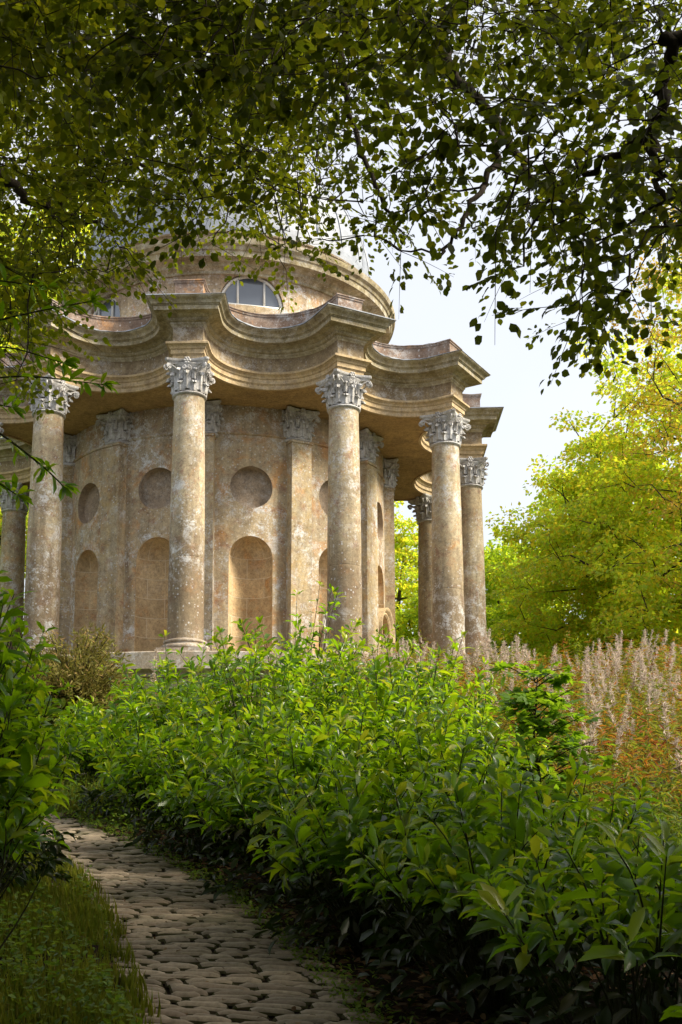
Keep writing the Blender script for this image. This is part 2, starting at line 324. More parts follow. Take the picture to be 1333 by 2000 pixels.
ys = np.concatenate([np.linspace(-60, -3, 12), np.linspace(-2, 20, 111), np.linspace(21, 60, 20), np.linspace(70, 300, 10)])
X, Y = np.meshgrid(xs, ys); rs = np.random.default_rng(3)
Z = ground(X, Y)+np.where((Y > -2) & (Y < 20), .05*np.sin(X*2.1+Y)*np.sin(Y*1.7-X*.6), 0)
pd = path_dist(X, Y)
bank = np.where(X < (np.interp(Y, PL[:, 1], PL[:, 0])), np.clip(pd, 0, 1.2)*.22, 0)   # left bank rises
Z = np.where(pd < .05, ground(X, Y)-.022, Z+bank*(Y < 14)*(Y > -2)*np.clip((14-Y)/4, 0, 1))
def gz(x, y):
    p_ = path_dist(np.asarray(x, float), np.asarray(y, float))
    bk = np.where(x < np.interp(y, PL[:, 1], PL[:, 0]), np.clip(p_, 0, 1.2)*.22, 0)
    return ground(x, y)+bk*(y < 14)*(y > -2)*np.clip((14-y)/4, 0, 1)
A = Acc(); nx, ny = len(xs), len(ys)
i = np.arange(ny-1)[:, None]*nx; j = np.arange(nx-1)[None]
A.add(np.stack([X, Y, Z], -1), np.stack([i+j, i+j+1, i+nx+j+1, i+nx+j], -1).reshape(-1, 4))
tag(A.build('ground', M['soil'], smooth=180), kind='structure')

# cobbled path: rows of long narrow setts laid across it
A = Acc(); rr = random.Random(5)
cl = (PR+PL)/2; seg = np.linalg.norm(np.diff(cl, axis=0), axis=1); cum = np.concatenate([[0], np.cumsum(seg)])
def at(s):
    return np.array([np.interp(s, cum, PL[:, 0]), np.interp(s, cum, PL[:, 1])]), np.array([np.interp(s, cum, PR[:, 0]), np.interp(s, cum, PR[:, 1])])
s = 0.
while s < cum[-1]-.2:
    h = rr.uniform(.050, .074)
    l0, r0 = at(s); l1, r1 = at(s+h)
    u = -rr.uniform(0, .06)
    wid = np.linalg.norm(r0-l0)
    while u < 1.02+rr.uniform(-.04, .04):
        du = rr.uniform(.16, .36)/wid
        if rr.random() < .1: du *= .55
        g = .006/wid; ua, ub = u+g, u+du-g
        hv = .004
        sk = rr.uniform(-.07, .07); j1, j2, j3, j4 = [rr.uniform(-.05, .05) for _ in range(4)]
        def pt(uu, vv):
            vv2 = vv+sk*(uu-(ua+ub)/2)*2
            a_ = l0+(r0-l0)*uu; b_ = l1+(r1-l1)*uu
            wob = .025*sin(uu*4+s*1.3)-.16*uu*wid
            q = a_+(b_-a_)*vv2; return q+np.array([0, wob])
        FU = [0, .045, .2, .4, .6, .8, .955, 1]; FV = [0, .06, .26, .5, .74, .94, 1]; nu, nv = 7, 6; V = []; zt = .012+rr.uniform(-.007, .007); tl = rr.uniform(-.012, .012); th = rr.uniform(-.008, .008)
        vlo = .06+max(0, rr.uniform(-.05, .06)); vhi = .94-max(0, rr.uniform(-.05, .06))
        for a_i in range(nu+1):
            for b_i in range(nv+1):
                fu, fv = FU[a_i], FV[b_i]
                eu = min(fu, 1-fu)*2; ev = min(fv, 1-fv)*2; a0, b0 = fu*2-1, fv*2-1
                rnd_ = (1-(1-min(1, eu*4))**2)*(1-(1-min(1, ev*2.6))**2)
                # rounded plan corners
                cu = ua+(ub-ua)*(.5+.5*a0*(1-.04*b0**2-.04*b0**6)); cv = vlo+(vhi-vlo)*(.5+.5*b0*(1-.04*a0**4-.10*a0**12))
                q = pt(cu, cv+(j1 if fu < .5 else j2)*(1-2*fv))
                z = ground(*q)+zt-.026*(1-rnd_)+tl*(fu-.5)+th*(fv-.5)+rr.uniform(-.0015, .0015)
                V.append([q[0], q[1], z])
        F = [[a_i*(nv+1)+b_i, (a_i+1)*(nv+1)+b_i, (a_i+1)*(nv+1)+b_i+1, a_i*(nv+1)+b_i+1] for a_i in range(nu) for b_i in range(nv)]
        rim = [q_ for q_ in range(len(F)) if q_//nv in (0, nu-1) or q_ % nv in (0, nv-1)]; rs_ = set(rim)
        A.add(V, [F[q_] for q_ in range(len(F)) if q_ not in rs_], 0)
        A.L += [np.array(F[q_])+A.n-len(V) for q_ in rim]; A.S.append(np.full(len(rim), 4)); A.M.append(np.full(len(rim), 1)); u += du
    s += h
tag(A.build('path', [M['cobble'], M['joint']], smooth=180), kind='structure')

# ------------------------------------------------------------------ the round temple
CX, CY, ZB = -2.156, 27.25, 3.6
PH = math.degrees(-1.091)
RC = 6.065
COLS = [PH+30*k for k in range(0, 10)]+[PH-45+360]
GRP_T = None
T = empty('temple', (CX, CY, ZB), 'round domed stone temple with a ring of tall columns and a scalloped entablature', 'temple')
def pol(phi, r, z=0.):   # local position at compass angle phi (0 = towards the camera, + = right)
    return np.array([r*sin(rad(phi)), -r*cos(rad(phi)), z])
def L(z): return z-ZB
ZF = 5.05
# podium
A = Acc()
A.add(*lathe([(0.01, L(ZF)), (6.78, L(ZF)), (6.82, L(ZF-.02)), (6.82, L(ZF-.33)), (6.76, L(ZF-.36)), (6.70, L(ZF-.40)), (6.70, L(ZF-.46)), (6.62, L(ZF-.47)), (6.64, L(3.0))], 96))
A.build('podium', M['podium'], T, smooth=35)

# cella wall with niches and roundels cut by boolean
def wall_mesh():
    bays = []
    for i_ in range(12): bays.append(PH+15+30*i_)
    me = bpy.data.meshes.new('w'); V, F = lathe([(3.3, L(ZF)), (3.95, L(ZF)), (3.95, L(10.98)), (3.3, L(10.98)), (3.3, L(ZF))], 192)
    def obj_from(V, F, mi):
        me = bpy.data.meshes.new('c'); me.from_pydata([tuple(v) for v in V], [], [tuple(int(q) for q in f) for f in F]); me.update()
        bm = bmesh.new(); bm.from_mesh(me); bmesh.ops.remove_doubles(bm, verts=bm.verts, dist=1e-5); bmesh.ops.recalc_face_normals(bm, faces=bm.faces); bm.to_mesh(me); bm.free()
        for k_ in ('wall', 'niche', 'drum'): me.materials.append(M[k_])
        for p_ in me.polygons: p_.material_index = mi
        o = bpy.data.objects.new('c', me); C.objects.link(o); return o
    base = obj_from(V, F, 0)
    cutV, cutF, k = [], [], 0
    cn = []
    for b_ in bays[:]:
        # niche
        prof = [(0, L(ZF+.02)), (.475, L(ZF+.02))]+[(.475, L(z)) for z in (5.6, 6.2, 6.8, 7.4)]+[(.475*cos(t_), L(7.56)+.475*sin(t_)) for t_ in np.linspace(0, pi/2, 9)]
        prof[-1] = (0, L(8.035))
        v, f = lathe(prof, 40); c0 = pol(b_, 3.93); v = v+c0
        cn.append((v, f))
        # roundel
        t_ = np.linspace(0, 2*pi, 41)[:-1]; ring = []
        for r_, dep in ((.0, 4.2), (.47, 4.2), (.46, 3.75), (.44, 3.735), (0, 3.73)):
            ring.append((r_, dep))
        prof = np.array(ring); v, f = lathe(prof, 40)
        # lathe axis z -> radial
        a_ = rad(b_); e_r = np.array([sin(a_), -cos(a_), 0]); e_t = np.array([cos(a_), sin(a_), 0]); e_z = np.array([0, 0, 1.])
        v = v[:, 0:1]*e_t+v[:, 1:2]*e_z+v[:, 2:3]*e_r+np.array([0, 0, L(9.12)])
        cn.append((v, f))
    VV = np.concatenate([c_[0] for c_ in cn]); FF = []; o_ = 0
    for v, f in cn: FF += (f+o_).tolist(); o_ += len(v)
    cut = obj_from(VV, FF, 1)
    md = base.modifiers.new('b', 'BOOLEAN'); md.operation = 'DIFFERENCE'; md.solver = 'EXACT'; md.object = cut
    dg = bpy.context.evaluated_depsgraph_get(); ev = base.evaluated_get(dg); res = bpy.data.meshes.new_from_object(ev)
    bpy.data.objects.remove(base); bpy.data.objects.remove(cut)
    return res
wm = wall_mesh()
# split: wall / each recess
bm = bmesh.new(); bm.from_mesh(wm)
vs = np.array([v.co[:] for v in bm.verts])
seen = set(); comps = []
for f in bm.faces:
    if f.material_index != 1 or f.index in seen: continue
    st = [f]; seen.add(f.index); comp = []
    while st:
        g_ = st.pop(); comp.append(g_)
        for e in g_.edges:
            for h_ in e.link_faces:
                if h_.index not in seen and h_.material_index == 1: seen.add(h_.index); st.append(h_)
    comps.append(comp)
A = Acc(); wf = [f for f in bm.faces if f.material_index != 1]
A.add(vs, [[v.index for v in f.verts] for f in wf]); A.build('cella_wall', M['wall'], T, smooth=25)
for comp in comps:
    ids = sorted({v.index for f in comp for v in f.verts}); mp_ = {v: i_ for i_, v in enumerate(ids)}
    vv = vs[ids]; ctr = vv.mean(0); phi = math.atan2(ctr[0], -ctr[1])
    hgt = vv[:, 2].max()-vv[:, 2].min()
    if hgt > 1.5: nm, org, mt_ = 'niche', np.array([3.93*sin(phi), -3.93*cos(phi), L(ZF)]), M['niche']
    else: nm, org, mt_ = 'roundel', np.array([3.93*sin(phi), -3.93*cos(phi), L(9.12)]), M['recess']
    loc = rotz(vv-org, -phi)
    A = Acc(); A.add(loc, [[mp_[v.index] for v in f.verts] for f in comp])
    o = A.build(nm, mt_, T, smooth=25); o.location = org; o.rotation_euler = (0, 0, phi)
bm.free()
# string course and wall base
A = Acc(); A.add(*lathe([(3.93, L(10.27)), (3.98, L(10.28)), (4.0, L(10.30)), (3.98, L(10.33)), (3.97, L(10.36)), (3.93, L(10.37))], 160)); A.build('string_course', M['wall'], T, smooth=30)
# broken panel in the second niche
A = Acc(); P0 = np.array([[-.24, 0], [.46, 0], [.46, .36], [.30, .35], [.10, .345], [-.02, .33], [-.10, .27], [-.27, .25], [-.22, .14]])
v = np.concatenate([np.c_[P0[:, 0], np.full(9, -.02), P0[:, 1]], np.c_[P0[:, 0], np.full(9, .06), P0[:, 1]]])
A.add(v, [list(range(9))[::-1], list(range(9, 18))]+[[i_, (i_+1) % 9, 9+(i_+1) % 9, 9+i_] for i_ in range(9)])
o = A.build('broken_panel', M['podium'], T); o.location = pol(PH+45, 3.93, L(ZF)); o.rotation_euler = (0, 0, rad(PH+45))

# capital (shared mesh): z 0..0.70
def capital_acc():
    A = Acc()
    A.add(*lathe([(.30, 0), (.335, .01), (.345, .03), (.335, .05), (.30, .06), (.295, .08), (.298, .3), (.315, .45), (.35, .55), (.40, .60), (.40, .61)], 32))
    # abacus with concave sides
    ob = []
    for q in range(4):
        a0 = pi/4+q*pi/2; a1 = a0+pi/2
        c0 = np.array([cos(a0), sin(a0)])*.615; c1 = np.array([cos(a1), sin(a1)])*.615; tdir = norm(c1-c0); mid = (c0+c1)/2; nd = norm(mid)
        c0b = c0+tdir*.045; c1b = c1-tdir*.045
        for t_ in np.linspace(0, 1, 9):
            pnt = c0b+(c1b-c0b)*t_-nd*.085*(1-(2*t_-1)**2); ob.append(pnt)
    ob = np.array(ob); n_ = len(ob); rows = []
    for s_, z_ in ((.88, .595), (.90, .625), (.97, .645), (1., .66), (1., .70)): rows.append(np.c_[ob*s_, np.full(n_, z_)])
    V = np.concatenate(rows); F = []
    for r_ in range(len(rows)-1): F += [[r_*n_+i_, r_*n_+(i_+1) % n_, (r_+1)*n_+(i_+1) % n_, (r_+1)*n_+i_] for i_ in range(n_)]
    F.append(list(range(n_))[::-1]); A.add(V, F)
    # acanthus leaves
    def leaf(ang, z0, h, r0, half, curl):
        nu, nv = 8, 9; G = []
        for j_ in range(nv+1):
            t_ = j_/nv
            if t_ < .72: rr_ = r0+.018+.03*t_; z_ = z0+h*t_/.72*.86
            else:
                k_ = (t_-.72)/.28*pi*1.02; rr_ = r0+.04+curl*(1-cos(k_))/2; z_ = z0+h*.86+h*.14*sin(k_)*1.1-.02*(1-cos(k_))
            lob = 1+.13*sin(t_*5*2*pi-.6); wdt = half*(1.0 if t_ < .6 else 1-.62*((t_-.6)/.4)**1.5)*lob
            for i_ in range(nu+1):
                u_ = i_/nu*2-1; aa = ang+u_*wdt/rr_
                rib = .012*cos(u_*pi*3)-.018*abs(u_)+.02*(1-abs(u_))
                G.append([(rr_+rib)*cos(aa), (rr_+rib)*sin(aa), z_])
        G = np.array(G); m_ = nu+1
        F = np.array([[j_*m_+i_, j_*m_+i_+1, (j_+1)*m_+i_+1, (j_+1)*m_+i_] for j_ in range(nv) for i_ in range(nu)])
        A.add(G, F)
        # back skin for thickness
        G2 = G.copy(); rr_ = np.linalg.norm(G[:, :2], axis=1, keepdims=True); G2[:, :2] *= (rr_-.016)/rr_; A.add(G2, F[:, ::-1])
    for q in range(8): leaf(q*pi/4+pi/8, .07, .20, .30, .105, .085)
    for q in range(8): leaf(q*pi/4, .10, .36, .31, .085, .10)
    for q in range(8): leaf(q*pi/4+pi/8, .30, .22, .33, .05, .09)
    # volutes
    for q in range(4):
        a0 = pi/4+q*pi/2
        for sg in (-1, 1):
            pts = []
            st = a0+sg*.42; 
            for t_ in np.linspace(0, 1, 8):
                aa = st+(a0+sg*.09-st)*t_; rr_ = .34+.19*t_**1.4; pts.append([rr_*cos(aa), rr_*sin(aa), .36+.215*t_**.7])
            e_r = np.array([cos(a0), sin(a0), 0]); tn = np.array([-sin(a0), cos(a0), 0])*sg
            c0 = e_r*.535+tn*.045+np.array([0, 0, .525])
            for k_ in np.linspace(0, 3.3*pi, 22)[1:]:
                rad_ = .058*(1-k_/(3.3*pi)*.75); pts.append(c0+e_r*rad_*sin(k_)+np.array([0, 0, rad_*cos(k_)])+tn*.012*k_/6)
            A.add(*tube(pts, np.linspace(.016, .011, len(pts)), 5))
            # helix toward the middle of the face
            ac = a0+sg*pi/4; pts = []
            for t_ in np.linspace(0, 1, 6):
                aa = st+(ac-sg*.14-st)*t_; pts.append([(.34+.03*t_)*cos(aa), (.34+.03*t_)*sin(aa), .36+.19*t_])
            er2 = np.array([cos(ac), sin(ac), 0]); tn2 = np.array([-sin(ac), cos(ac), 0])*sg
            c0 = er2*.385-tn2*.052+np.array([0, 0, .515])
            for k_ in np.linspace(0, 3*pi, 18): 
                rad_ = .042*(1-k_/(3*pi)*.7); pts.append(c0+tn2*rad_*sin(k_)+np.array([0, 0, rad_*cos(k_)]))
            A.add(*tube(pts, .011, 5))
        ac = q*pi/2; er2 = np.array([cos(ac), sin(ac), 0]); tn2 = np.array([-sin(ac), cos(ac), 0])
        for (dx, dz, r_) in [(0, .655, .035)]+[(.05*cos(k_*pi/3), .655+.05*sin(k_*pi/3), .03) for k_ in range(6)]:
            V, F = lathe([(0.001, -r_), (r_*.75, -r_*.66), (r_, 0), (r_*.75, r_*.66), (0.001, r_)], 7)
            A.add(V+er2*.375+tn2*dx+np.array([0, 0, dz]), F)
    return A
capA = capital_acc(); tmp = capA.build('capital', M['capital'], smooth=50); CAP = tmp.data; bpy.data.objects.remove(tmp)
def mesh_obj(name, me, parent, loc=(0, 0, 0), rz=0, sc=(1, 1, 1)):
    o = bpy.data.objects.new(name, me); o.location = loc; o.rotation_euler = (0, 0, rz); o.scale = sc; return link(o, parent)
A = Acc(); zb, zt = 5.05+.30, 10.2
prof = [(.345-.045*max(0, (t_-.25)/.75)**1.5, zb+(zt-zb)*t_-zt) for t_ in np.linspace(0, 1, 16)]
pz = [q for q in prof if q[1] < 6.95-zt-.05]; pz += [(.3375, 6.95-zt-.03), (.337, 6.95-zt-.005), (.334, 6.95-zt), (.337, 6.95-zt+.005), (.3368, 6.95-zt+.03)]+[q for q in prof if q[1] > 6.95-zt+.05]
A.add(*lathe(pz, 40)); o = A.build('column', M['column'], smooth=60); SHAFT = o.data; bpy.data.objects.remove(o)
A = Acc(); A.add(*boxv(0, 0, .05, .96, .96, .10)); 
tor = lambda r, z, h: [(r-h/2+h/2*cos(t_), z+h/2*sin(t_)) for t_ in np.linspace(-pi/2, pi/2, 7)]
A.add(*lathe(tor(.48, .145, .09)+[(.40, .20), (.395, .225)]+tor(.42, .26, .06)+[(.35, .30), (.345, .31)], 36)); o = A.build('column_base', M['podium'], smooth=40); BASE = o.data; bpy.data.objects.remove(o)
for phi in COLS:
    c = mesh_obj('column', SHAFT, T, pol(phi, RC, L(zt)), rad(phi))
    mesh_obj('capital', CAP, c, (0, 0, 0), 0); mesh_obj('column_base', BASE, c, (0, 0, 5.055-zt))
# pilasters
A = Acc(); W = .235
def pil_prism(z0, z1, w0, w1, r0, r1):
    V = np.array([[-w0, -r1, z0], [w0, -r1, z0], [w0, -r0, z0], [-w0, -r0, z0], [-w1, -r1, z1], [w1, -r1, z1], [w1, -r0, z1], [-w1, -r0, z1]])
    return V, np.array([[0, 1, 5, 4], [1, 2, 6, 5], [2, 3, 7, 6], [3, 0, 4, 7], [4, 5, 6, 7]])
A.add(*pil_prism(5.36-zt, 0, .26, .235, -.1, .17)); A.add(*boxv(0, -.06, 5.2-zt+.01, .66, .36, .30)); A.add(*boxv(0, -.05, -.03, .53, .30, .05))
o = A.build('pilaster', M['pilaster'], smooth=30); PIL = o.data; bpy.data.objects.remove(o)
for k in range(12):
    phi = PH+30*k
    c = mesh_obj('pilaster', PIL, T, pol(phi, 4.02, L(zt)), rad(phi))
    mesh_obj('capital', CAP, c, (0, .06, 0.0), 0, (.92, .80, 1.0))

# entablature: profile swept along the scalloped plan
cols = sorted(((c_+540) % 360-180) for c_ in COLS)
def outline(d, wb=.30, nb=26):
    P_ = []; w_ = wb+d; rf = 6.37+d
    for i_, c0 in enumerate(cols):
        c1 = cols[(i_+1) % len(cols)]; gap = (c1-c0) % 360; h_ = rad(gap/2)
        # block at c0: from left side foot to right side foot
        e_r = np.array([sin(rad(c0)), -cos(rad(c0))]); e_t = np.array([cos(rad(c0)), sin(rad(c0))])
        foot = 6.14
        P_ += [e_t*-w_+e_r*rf, e_t*w_+e_r*rf]
        rc = foot/cos(h_); R_ = rc*sin(h_)-w_; bc = c0+gap/2; br = np.array([sin(rad(bc)), -cos(rad(bc))]); bt = np.array([cos(rad(bc)), sin(rad(bc))])
        for t_ in np.linspace(pi-h_, h_, nb)*1.0:
            # angle measured in bay frame; start on the c0 side
            P_.append(br*rc+bt*R_*cos(t_)*1.0-br*R_*sin(t_))
    return np.array(P_)
def sweep(name, prof, material, smooth=28, jag=0.):
    A = Acc(); rows = []
    rg = np.random.default_rng(8)
    for q in prof:
        if q[0] == 'r': o_ = outline(0); a_ = np.arctan2(o_[:, 1], o_[:, 0]); o2 = np.c_[q[1]*np.cos(a_), q[1]*np.sin(a_)]
        else: o2 = outline(q[0])
        z_ = np.full(len(o2), L(q[2] if q[0] == 'r' else q[1]))
        if len(q) > 2 and q[0] != 'r' and jag: z_ = z_+rg.uniform(-jag, jag, len(z_)); o2 = o2*(1+rg.uniform(-jag, jag, len(z_))[:, None]*.12)
        rows.append(np.c_[o2, z_])
    n_ = len(rows[0]); V = np.concatenate(rows); F = []
    for r_ in range(len(rows)-1): F += [[r_*n_+i_, r_*n_+(i_+1) % n_, (r_+1)*n_+(i_+1) % n_, (r_+1)*n_+i_] for i_ in range(n_)]
    A.add(V, np.array(F)); return A.build(name, material, T, smooth=smooth)
sweep('ceiling', [('r', 3.9, 10.935), (-.06, 10.935), (-.058, 10.90)], M['ceiling'])
sweep('architrave', [(-.058, 10.90), (0, 10.90), (0, 10.985), (.012, 10.99), (.016, 11.005), (.03, 11.01), (.03, 11.10), (.045, 11.105), (.055, 11.12), (.06, 11.14), (.085, 11.165), (.105, 11.18), (.12, 11.185), (.12, 11.225), (.10, 11.24), (0, 11.245)], M['architrave'])
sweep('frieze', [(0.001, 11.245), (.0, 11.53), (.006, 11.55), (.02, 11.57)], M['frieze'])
sweep('cornice', [(.02, 11.57), (.03, 11.60), (.05, 11.62), (.05, 11.65), (.09, 11.67), (.11, 11.70), (.11, 11.72), (.16, 11.745), (.19, 11.77), (.32, 11.775), (.335, 11.78), (.335, 11.865), (.35, 11.87), (.355, 11.885), (.375, 11.89), (.385, 11.91), (.40, 11.94), (.43, 11.965), (.46, 11.98), (.475, 12.0), (.475, 12.03)], M['cornice'])
sweep('roof_flashing', [(.476, 12.028), (.492, 12.018, 1), (.49, 12.036, 1), (.0, 12.11), (-.02, 12.115)], M['lead'], jag=.010)
sweep('parapet', [(-.02, 12.10), (-.02, 12.50), (.0, 12.51), (.0, 12.545), (.018, 12.55), (.018, 12.57, 1), (-.12, 12.585), ('r', 4.0, 12.62), ('r', 3.6, 12.65)], M['parapet'], jag=.012)

# drum
def drum():
    V, F = lathe([(3.0, L(12.5)), (3.78, L(12.5)), (3.75, L(14.45)), (3.0, L(14.45)), (3.0, L(12.5))], 144)
    me = bpy.data.meshes.new('d'); me.from_pydata([tuple(v_) for v_ in V], [], F.tolist())
    def fin(me):
        bm = bmesh.new(); bm.from_mesh(me); bmesh.ops.remove_doubles(bm, verts=bm.verts, dist=1e-5); bmesh.ops.recalc_face_normals(bm, faces=bm.faces); bm.to_mesh(me); bm.free()
        o = bpy.data.objects.new('x', me); C.objects.link(o); return o
    base = fin(me); VV = []; FF = []; off_ = 0
    for i_ in range(6):
        b_ = rad(12.5+60*i_); e_r = np.array([sin(b_), -cos(b_), 0]); e_t = np.array([cos(b_), sin(b_), 0])
        t_ = np.linspace(0, pi, 25); ring = [e_t*.74*cos(q)+np.array([0, 0, .80*sin(q)]) for q in t_]
        a_ = [p_+e_r*3.55+np.array([0, 0, L(13.36)]) for p_ in ring]; c_ = [p_+e_r*4.1+np.array([0, 0, L(13.36)]) for p_ in ring]
        VV += a_+c_; n_ = 25
        FF += [[off_+q for q in range(n_)], [off_+n_+q for q in range(n_)][::-1]]+[[off_+q, off_+(q+1) % n_, off_+n_+(q+1) % n_, off_+n_+q] for q in range(n_)]
        off_ += 2*n_
    me2 = bpy.data.meshes.new('e'); me2.from_pydata([tuple(v_) for v_ in VV], [], FF); cut = fin(me2)
    md = base.modifiers.new('b', 'BOOLEAN'); md.operation = 'DIFFERENCE'; md.solver = 'EXACT'; md.object = cut
    ev = base.evaluated_get(bpy.context.evaluated_depsgraph_get()); res = bpy.data.meshes.new_from_object(ev)
    bpy.data.objects.remove(base); bpy.data.objects.remove(cut)
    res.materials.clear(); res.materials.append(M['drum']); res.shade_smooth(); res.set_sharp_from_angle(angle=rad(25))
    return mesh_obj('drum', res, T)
drum()
for i_ in range(6):
    b_ = 12.5+60*i_
    A = Acc(); pts = [[.70*cos(t_), 0, .76*sin(t_)] for t_ in np.linspace(0, pi, 25)]
    V, F = tube(pts, .045, 4); A.add(V, F); A.add(*boxv(0, 0, .03, 1.44, .08, .08))
    A.add(*boxv(-.30, 0, .37, .045, .05, .70)); A.add(*boxv(.30, 0, .37, .045, .05, .70))
    w_ = A.build('lunette_window', M['frame'], T); w_.location = pol(b_, 3.62, L(13.36)); w_.rotation_euler = (0, 0, rad(b_))
    A = Acc(); pts = [[.70*cos(t_), .015, .76*sin(t_)+.0] for t_ in np.linspace(0, pi, 25)]
    A.add(pts, [list(range(25))]); A.build('pane', M['glass'], w_)
A = Acc(); A.add(*lathe([(3.74, L(14.05)), (3.80, L(14.06)), (3.80, L(14.12)), (3.84, L(14.15)), (3.90, L(14.19)), (3.92, L(14.24)), (3.98, L(14.28)), (4.14, L(14.30)), (4.15, L(14.42)), (4.18, L(14.44)), (4.20, L(14.50)), (4.26, L(14.55)), (4.28, L(14.62)), (4.28, L(14.67)), (3.85, L(14.74))], 160)); A.build('drum_cornice', M['cornice'], T, smooth=28)
A = Acc(); A.add(*lathe([(3.86, L(14.68)), (3.86, L(14.98)), (3.89, L(15.0)), (3.89, L(15.04)), (3.70, L(15.06))], 128)); A.build('attic_ring', M['frieze'], T, smooth=28)
# lead dome with low steps and standing rolls
prof = [(3.84, 15.04), (3.84, 15.20), (3.76, 15.22), (3.76, 15.36), (3.70, 15.40)]+[(3.68*cos(t_), 15.36+3.55*sin(t_)) for t_ in np.linspace(.05, pi/2-.02, 24)]
A = Acc(); A.add(*lathe([(r_, L(z_)) for r_, z_ in prof], 96))
for q in range(28):
    a_ = q*2*pi/28; A.add(*tube([[3.69*cos(t_)*cos(a_), 3.69*cos(t_)*sin(a_), L(15.36+3.56*sin(t_))] for t_ in np.linspace(.05, 1.5, 16)], .03, 6))
A.build('dome', M['lead'], T, smooth=40)

# door surround in the bay on the right (shell hood over the doorway)
phi = PH+135
A = Acc(); pr = [(.46, .0), (.46, .13), (.50, .16), (.54, .16), (.58, .20), (.62, .22), (.65, .22), (.65, 0)]
rows = []
for t_ in np.linspace(-.15, pi+.15, 25): rows.append([[r_*cos(t_), -d_, r_*sin(t_)] for r_, d_ in pr])
V = np.array(rows).reshape(-1, 3); m_ = len(pr)
A.add(V, np.array([[i_*m_+j_, i_*m_+j_+1, (i_+1)*m_+j_+1, (i_+1)*m_+j_] for i_ in range(24) for j_ in range(m_-1)]))
for sg in (-1, 1): A.add(*boxv(sg*.56, -.08, -.7, .18, .14, 1.25))
o = A.build('door_hood', M['architrave'], T, smooth=35); o.location = pol(phi, 3.93, L(6.35)); o.rotation_euler = (0, 0, rad(phi))

# ------------------------------------------------------------------ statue in the niche behind the third column
sp = pol(PH+105, 3.80); S = empty('statue', (CX+sp[0], CY+sp[1], ZF+.02), 'pale stone draped statue standing inside the dark niche behind a column', 'statue', rz=rad(PH+105))
me = bpy.data.meshes.new('figure')
sk = [((0, 0, .45), .20), ((0, 0, .75), .19), ((0, 0, 1.0), .15), ((0, 0, 1.22), .17), ((0, -.01, 1.42), .16), ((0, -.01, 1.52), .06), ((0, -.03, 1.66), .10), ((0, -.03, 1.78), .07),
      ((-.19, 0, 1.40), .07), ((-.27, -.04, 1.15), .055), ((-.20, -.16, .98), .045), ((-.12, -.2, 1.02), .035), ((.19, 0, 1.40), .07), ((.28, -.02, 1.15), .055), ((.27, -.1, .92), .045), ((.27, -.13, .83), .035),
      ((0, 0, .2), .23), ((0, 0, .12), .26)]
ed = [(1, 0), (1, 2), (2, 3), (3, 4), (4, 5), (5, 6), (6, 7), (4, 8), (8, 9), (9, 10), (10, 11), (4, 12), (12, 13), (13, 14), (14, 15), (0, 16), (16, 17)]
me.from_pydata([s_[0] for s_ in sk], ed, []); o = bpy.data.objects.new('figure', me); link(o, S)
md = o.modifiers.new('s', 'SKIN'); md.use_smooth_shade = True
for i_, s_ in enumerate(sk): me.skin_vertices[0].data[i_].radius = (s_[1], s_[1]*.8)
me.skin_vertices[0].data[1].use_root = True
o.modifiers.new('u', 'SUBSURF').render_levels = 2; me.materials.append(M['statue'])
A = Acc()
for q in range(14):
    a_ = q*2*pi/14; A.add(*tube([[(.17+.02*(q % 2))*cos(a_+.1*sin(t_*3)), (.13+.02*(q % 2))*sin(a_), 1.25-t_*1.2] if t_ < .3 else [(.20+.07*t_)*cos(a_), (.16+.06*t_)*sin(a_), 1.25-t_*1.2] for t_ in np.linspace(0, 1, 9)], .03, 6))
A.add(*tube([[-.2, -.05, 1.42], [-.05, -.17, 1.25], [.12, -.19, 1.05], [.24, -.1, .85]], [.05, .05, .045, .03], 8))
A.build('drapery', M['statue'], S, smooth=180)
A = Acc(); A.add(*boxv(0, 0, .06, .52, .42, .12)); A.build('plinth', M['statue'], S)

# ------------------------------------------------------------------ foliage tools
TEMPL = {
 'ovate': np.array([(0, 0, 0), (.34, 0, -.01), (.68, 0, -.05), (1, 0, -.15), (.30, .40, .05), (.64, .44, .02), (.30, -.40, .05), (.64, -.44, .02)]),
 'laurel': np.array([(0, 0, 0), (.34, 0, .0), (.72, 0, -.05), (1, 0, -.16), (.30, .36, .08), (.72, .44, .02), (.30, -.36, .08), (.72, -.44, .02)]),
 'lance': np.array([(0, 0, 0), (.3, 0, .0), (.65, 0, -.06), (1, 0, -.18), (.25, .42, .05), (.55, .45, .0), (.25, -.42, .05), (.55, -.45, .0)]),
}
TF3 = np.array([[0, 1, 4], [0, 6, 1], [2, 3, 5], [2, 7, 3]]); TF4 = np.array([[1, 2, 5, 4], [1, 6, 7, 2]])
def leaves(A, P, ax, nr, Ln, Wd, kind='ovate', m=0, curl=1.0):
    P = np.asarray(P, float); n_ = len(P)
    if n_ == 0: return
    ax = norm(ax); side = norm(np.cross(ax, nr)); up = np.cross(side, ax)
    t_ = TEMPL[kind]; Ln = np.broadcast_to(Ln, (n_,)); Wd = np.broadcast_to(Wd, (n_,)); curl = np.broadcast_to(curl, (n_,))
    V = P[:, None]+ax[:, None]*(t_[None, :, 0:1]*Ln[:, None, None])+side[:, None]*(t_[None, :, 1:2]*Wd[:, None, None])+up[:, None]*(t_[None, :, 2:3]*(Ln*curl)[:, None, None])
    o_ = (np.arange(n_)*8)[:, None, None]
    A.add(V.reshape(-1, 3), (TF3[None]+o_).reshape(-1, 3), m)
    # quads refer to the same vertices
    A.L.append(((TF4[None]+o_).reshape(-1, 4)).reshape(-1)+A.n-n_*8); A.S.append(np.full(n_*2, 4)); A.M.append(np.full(n_*2, m))
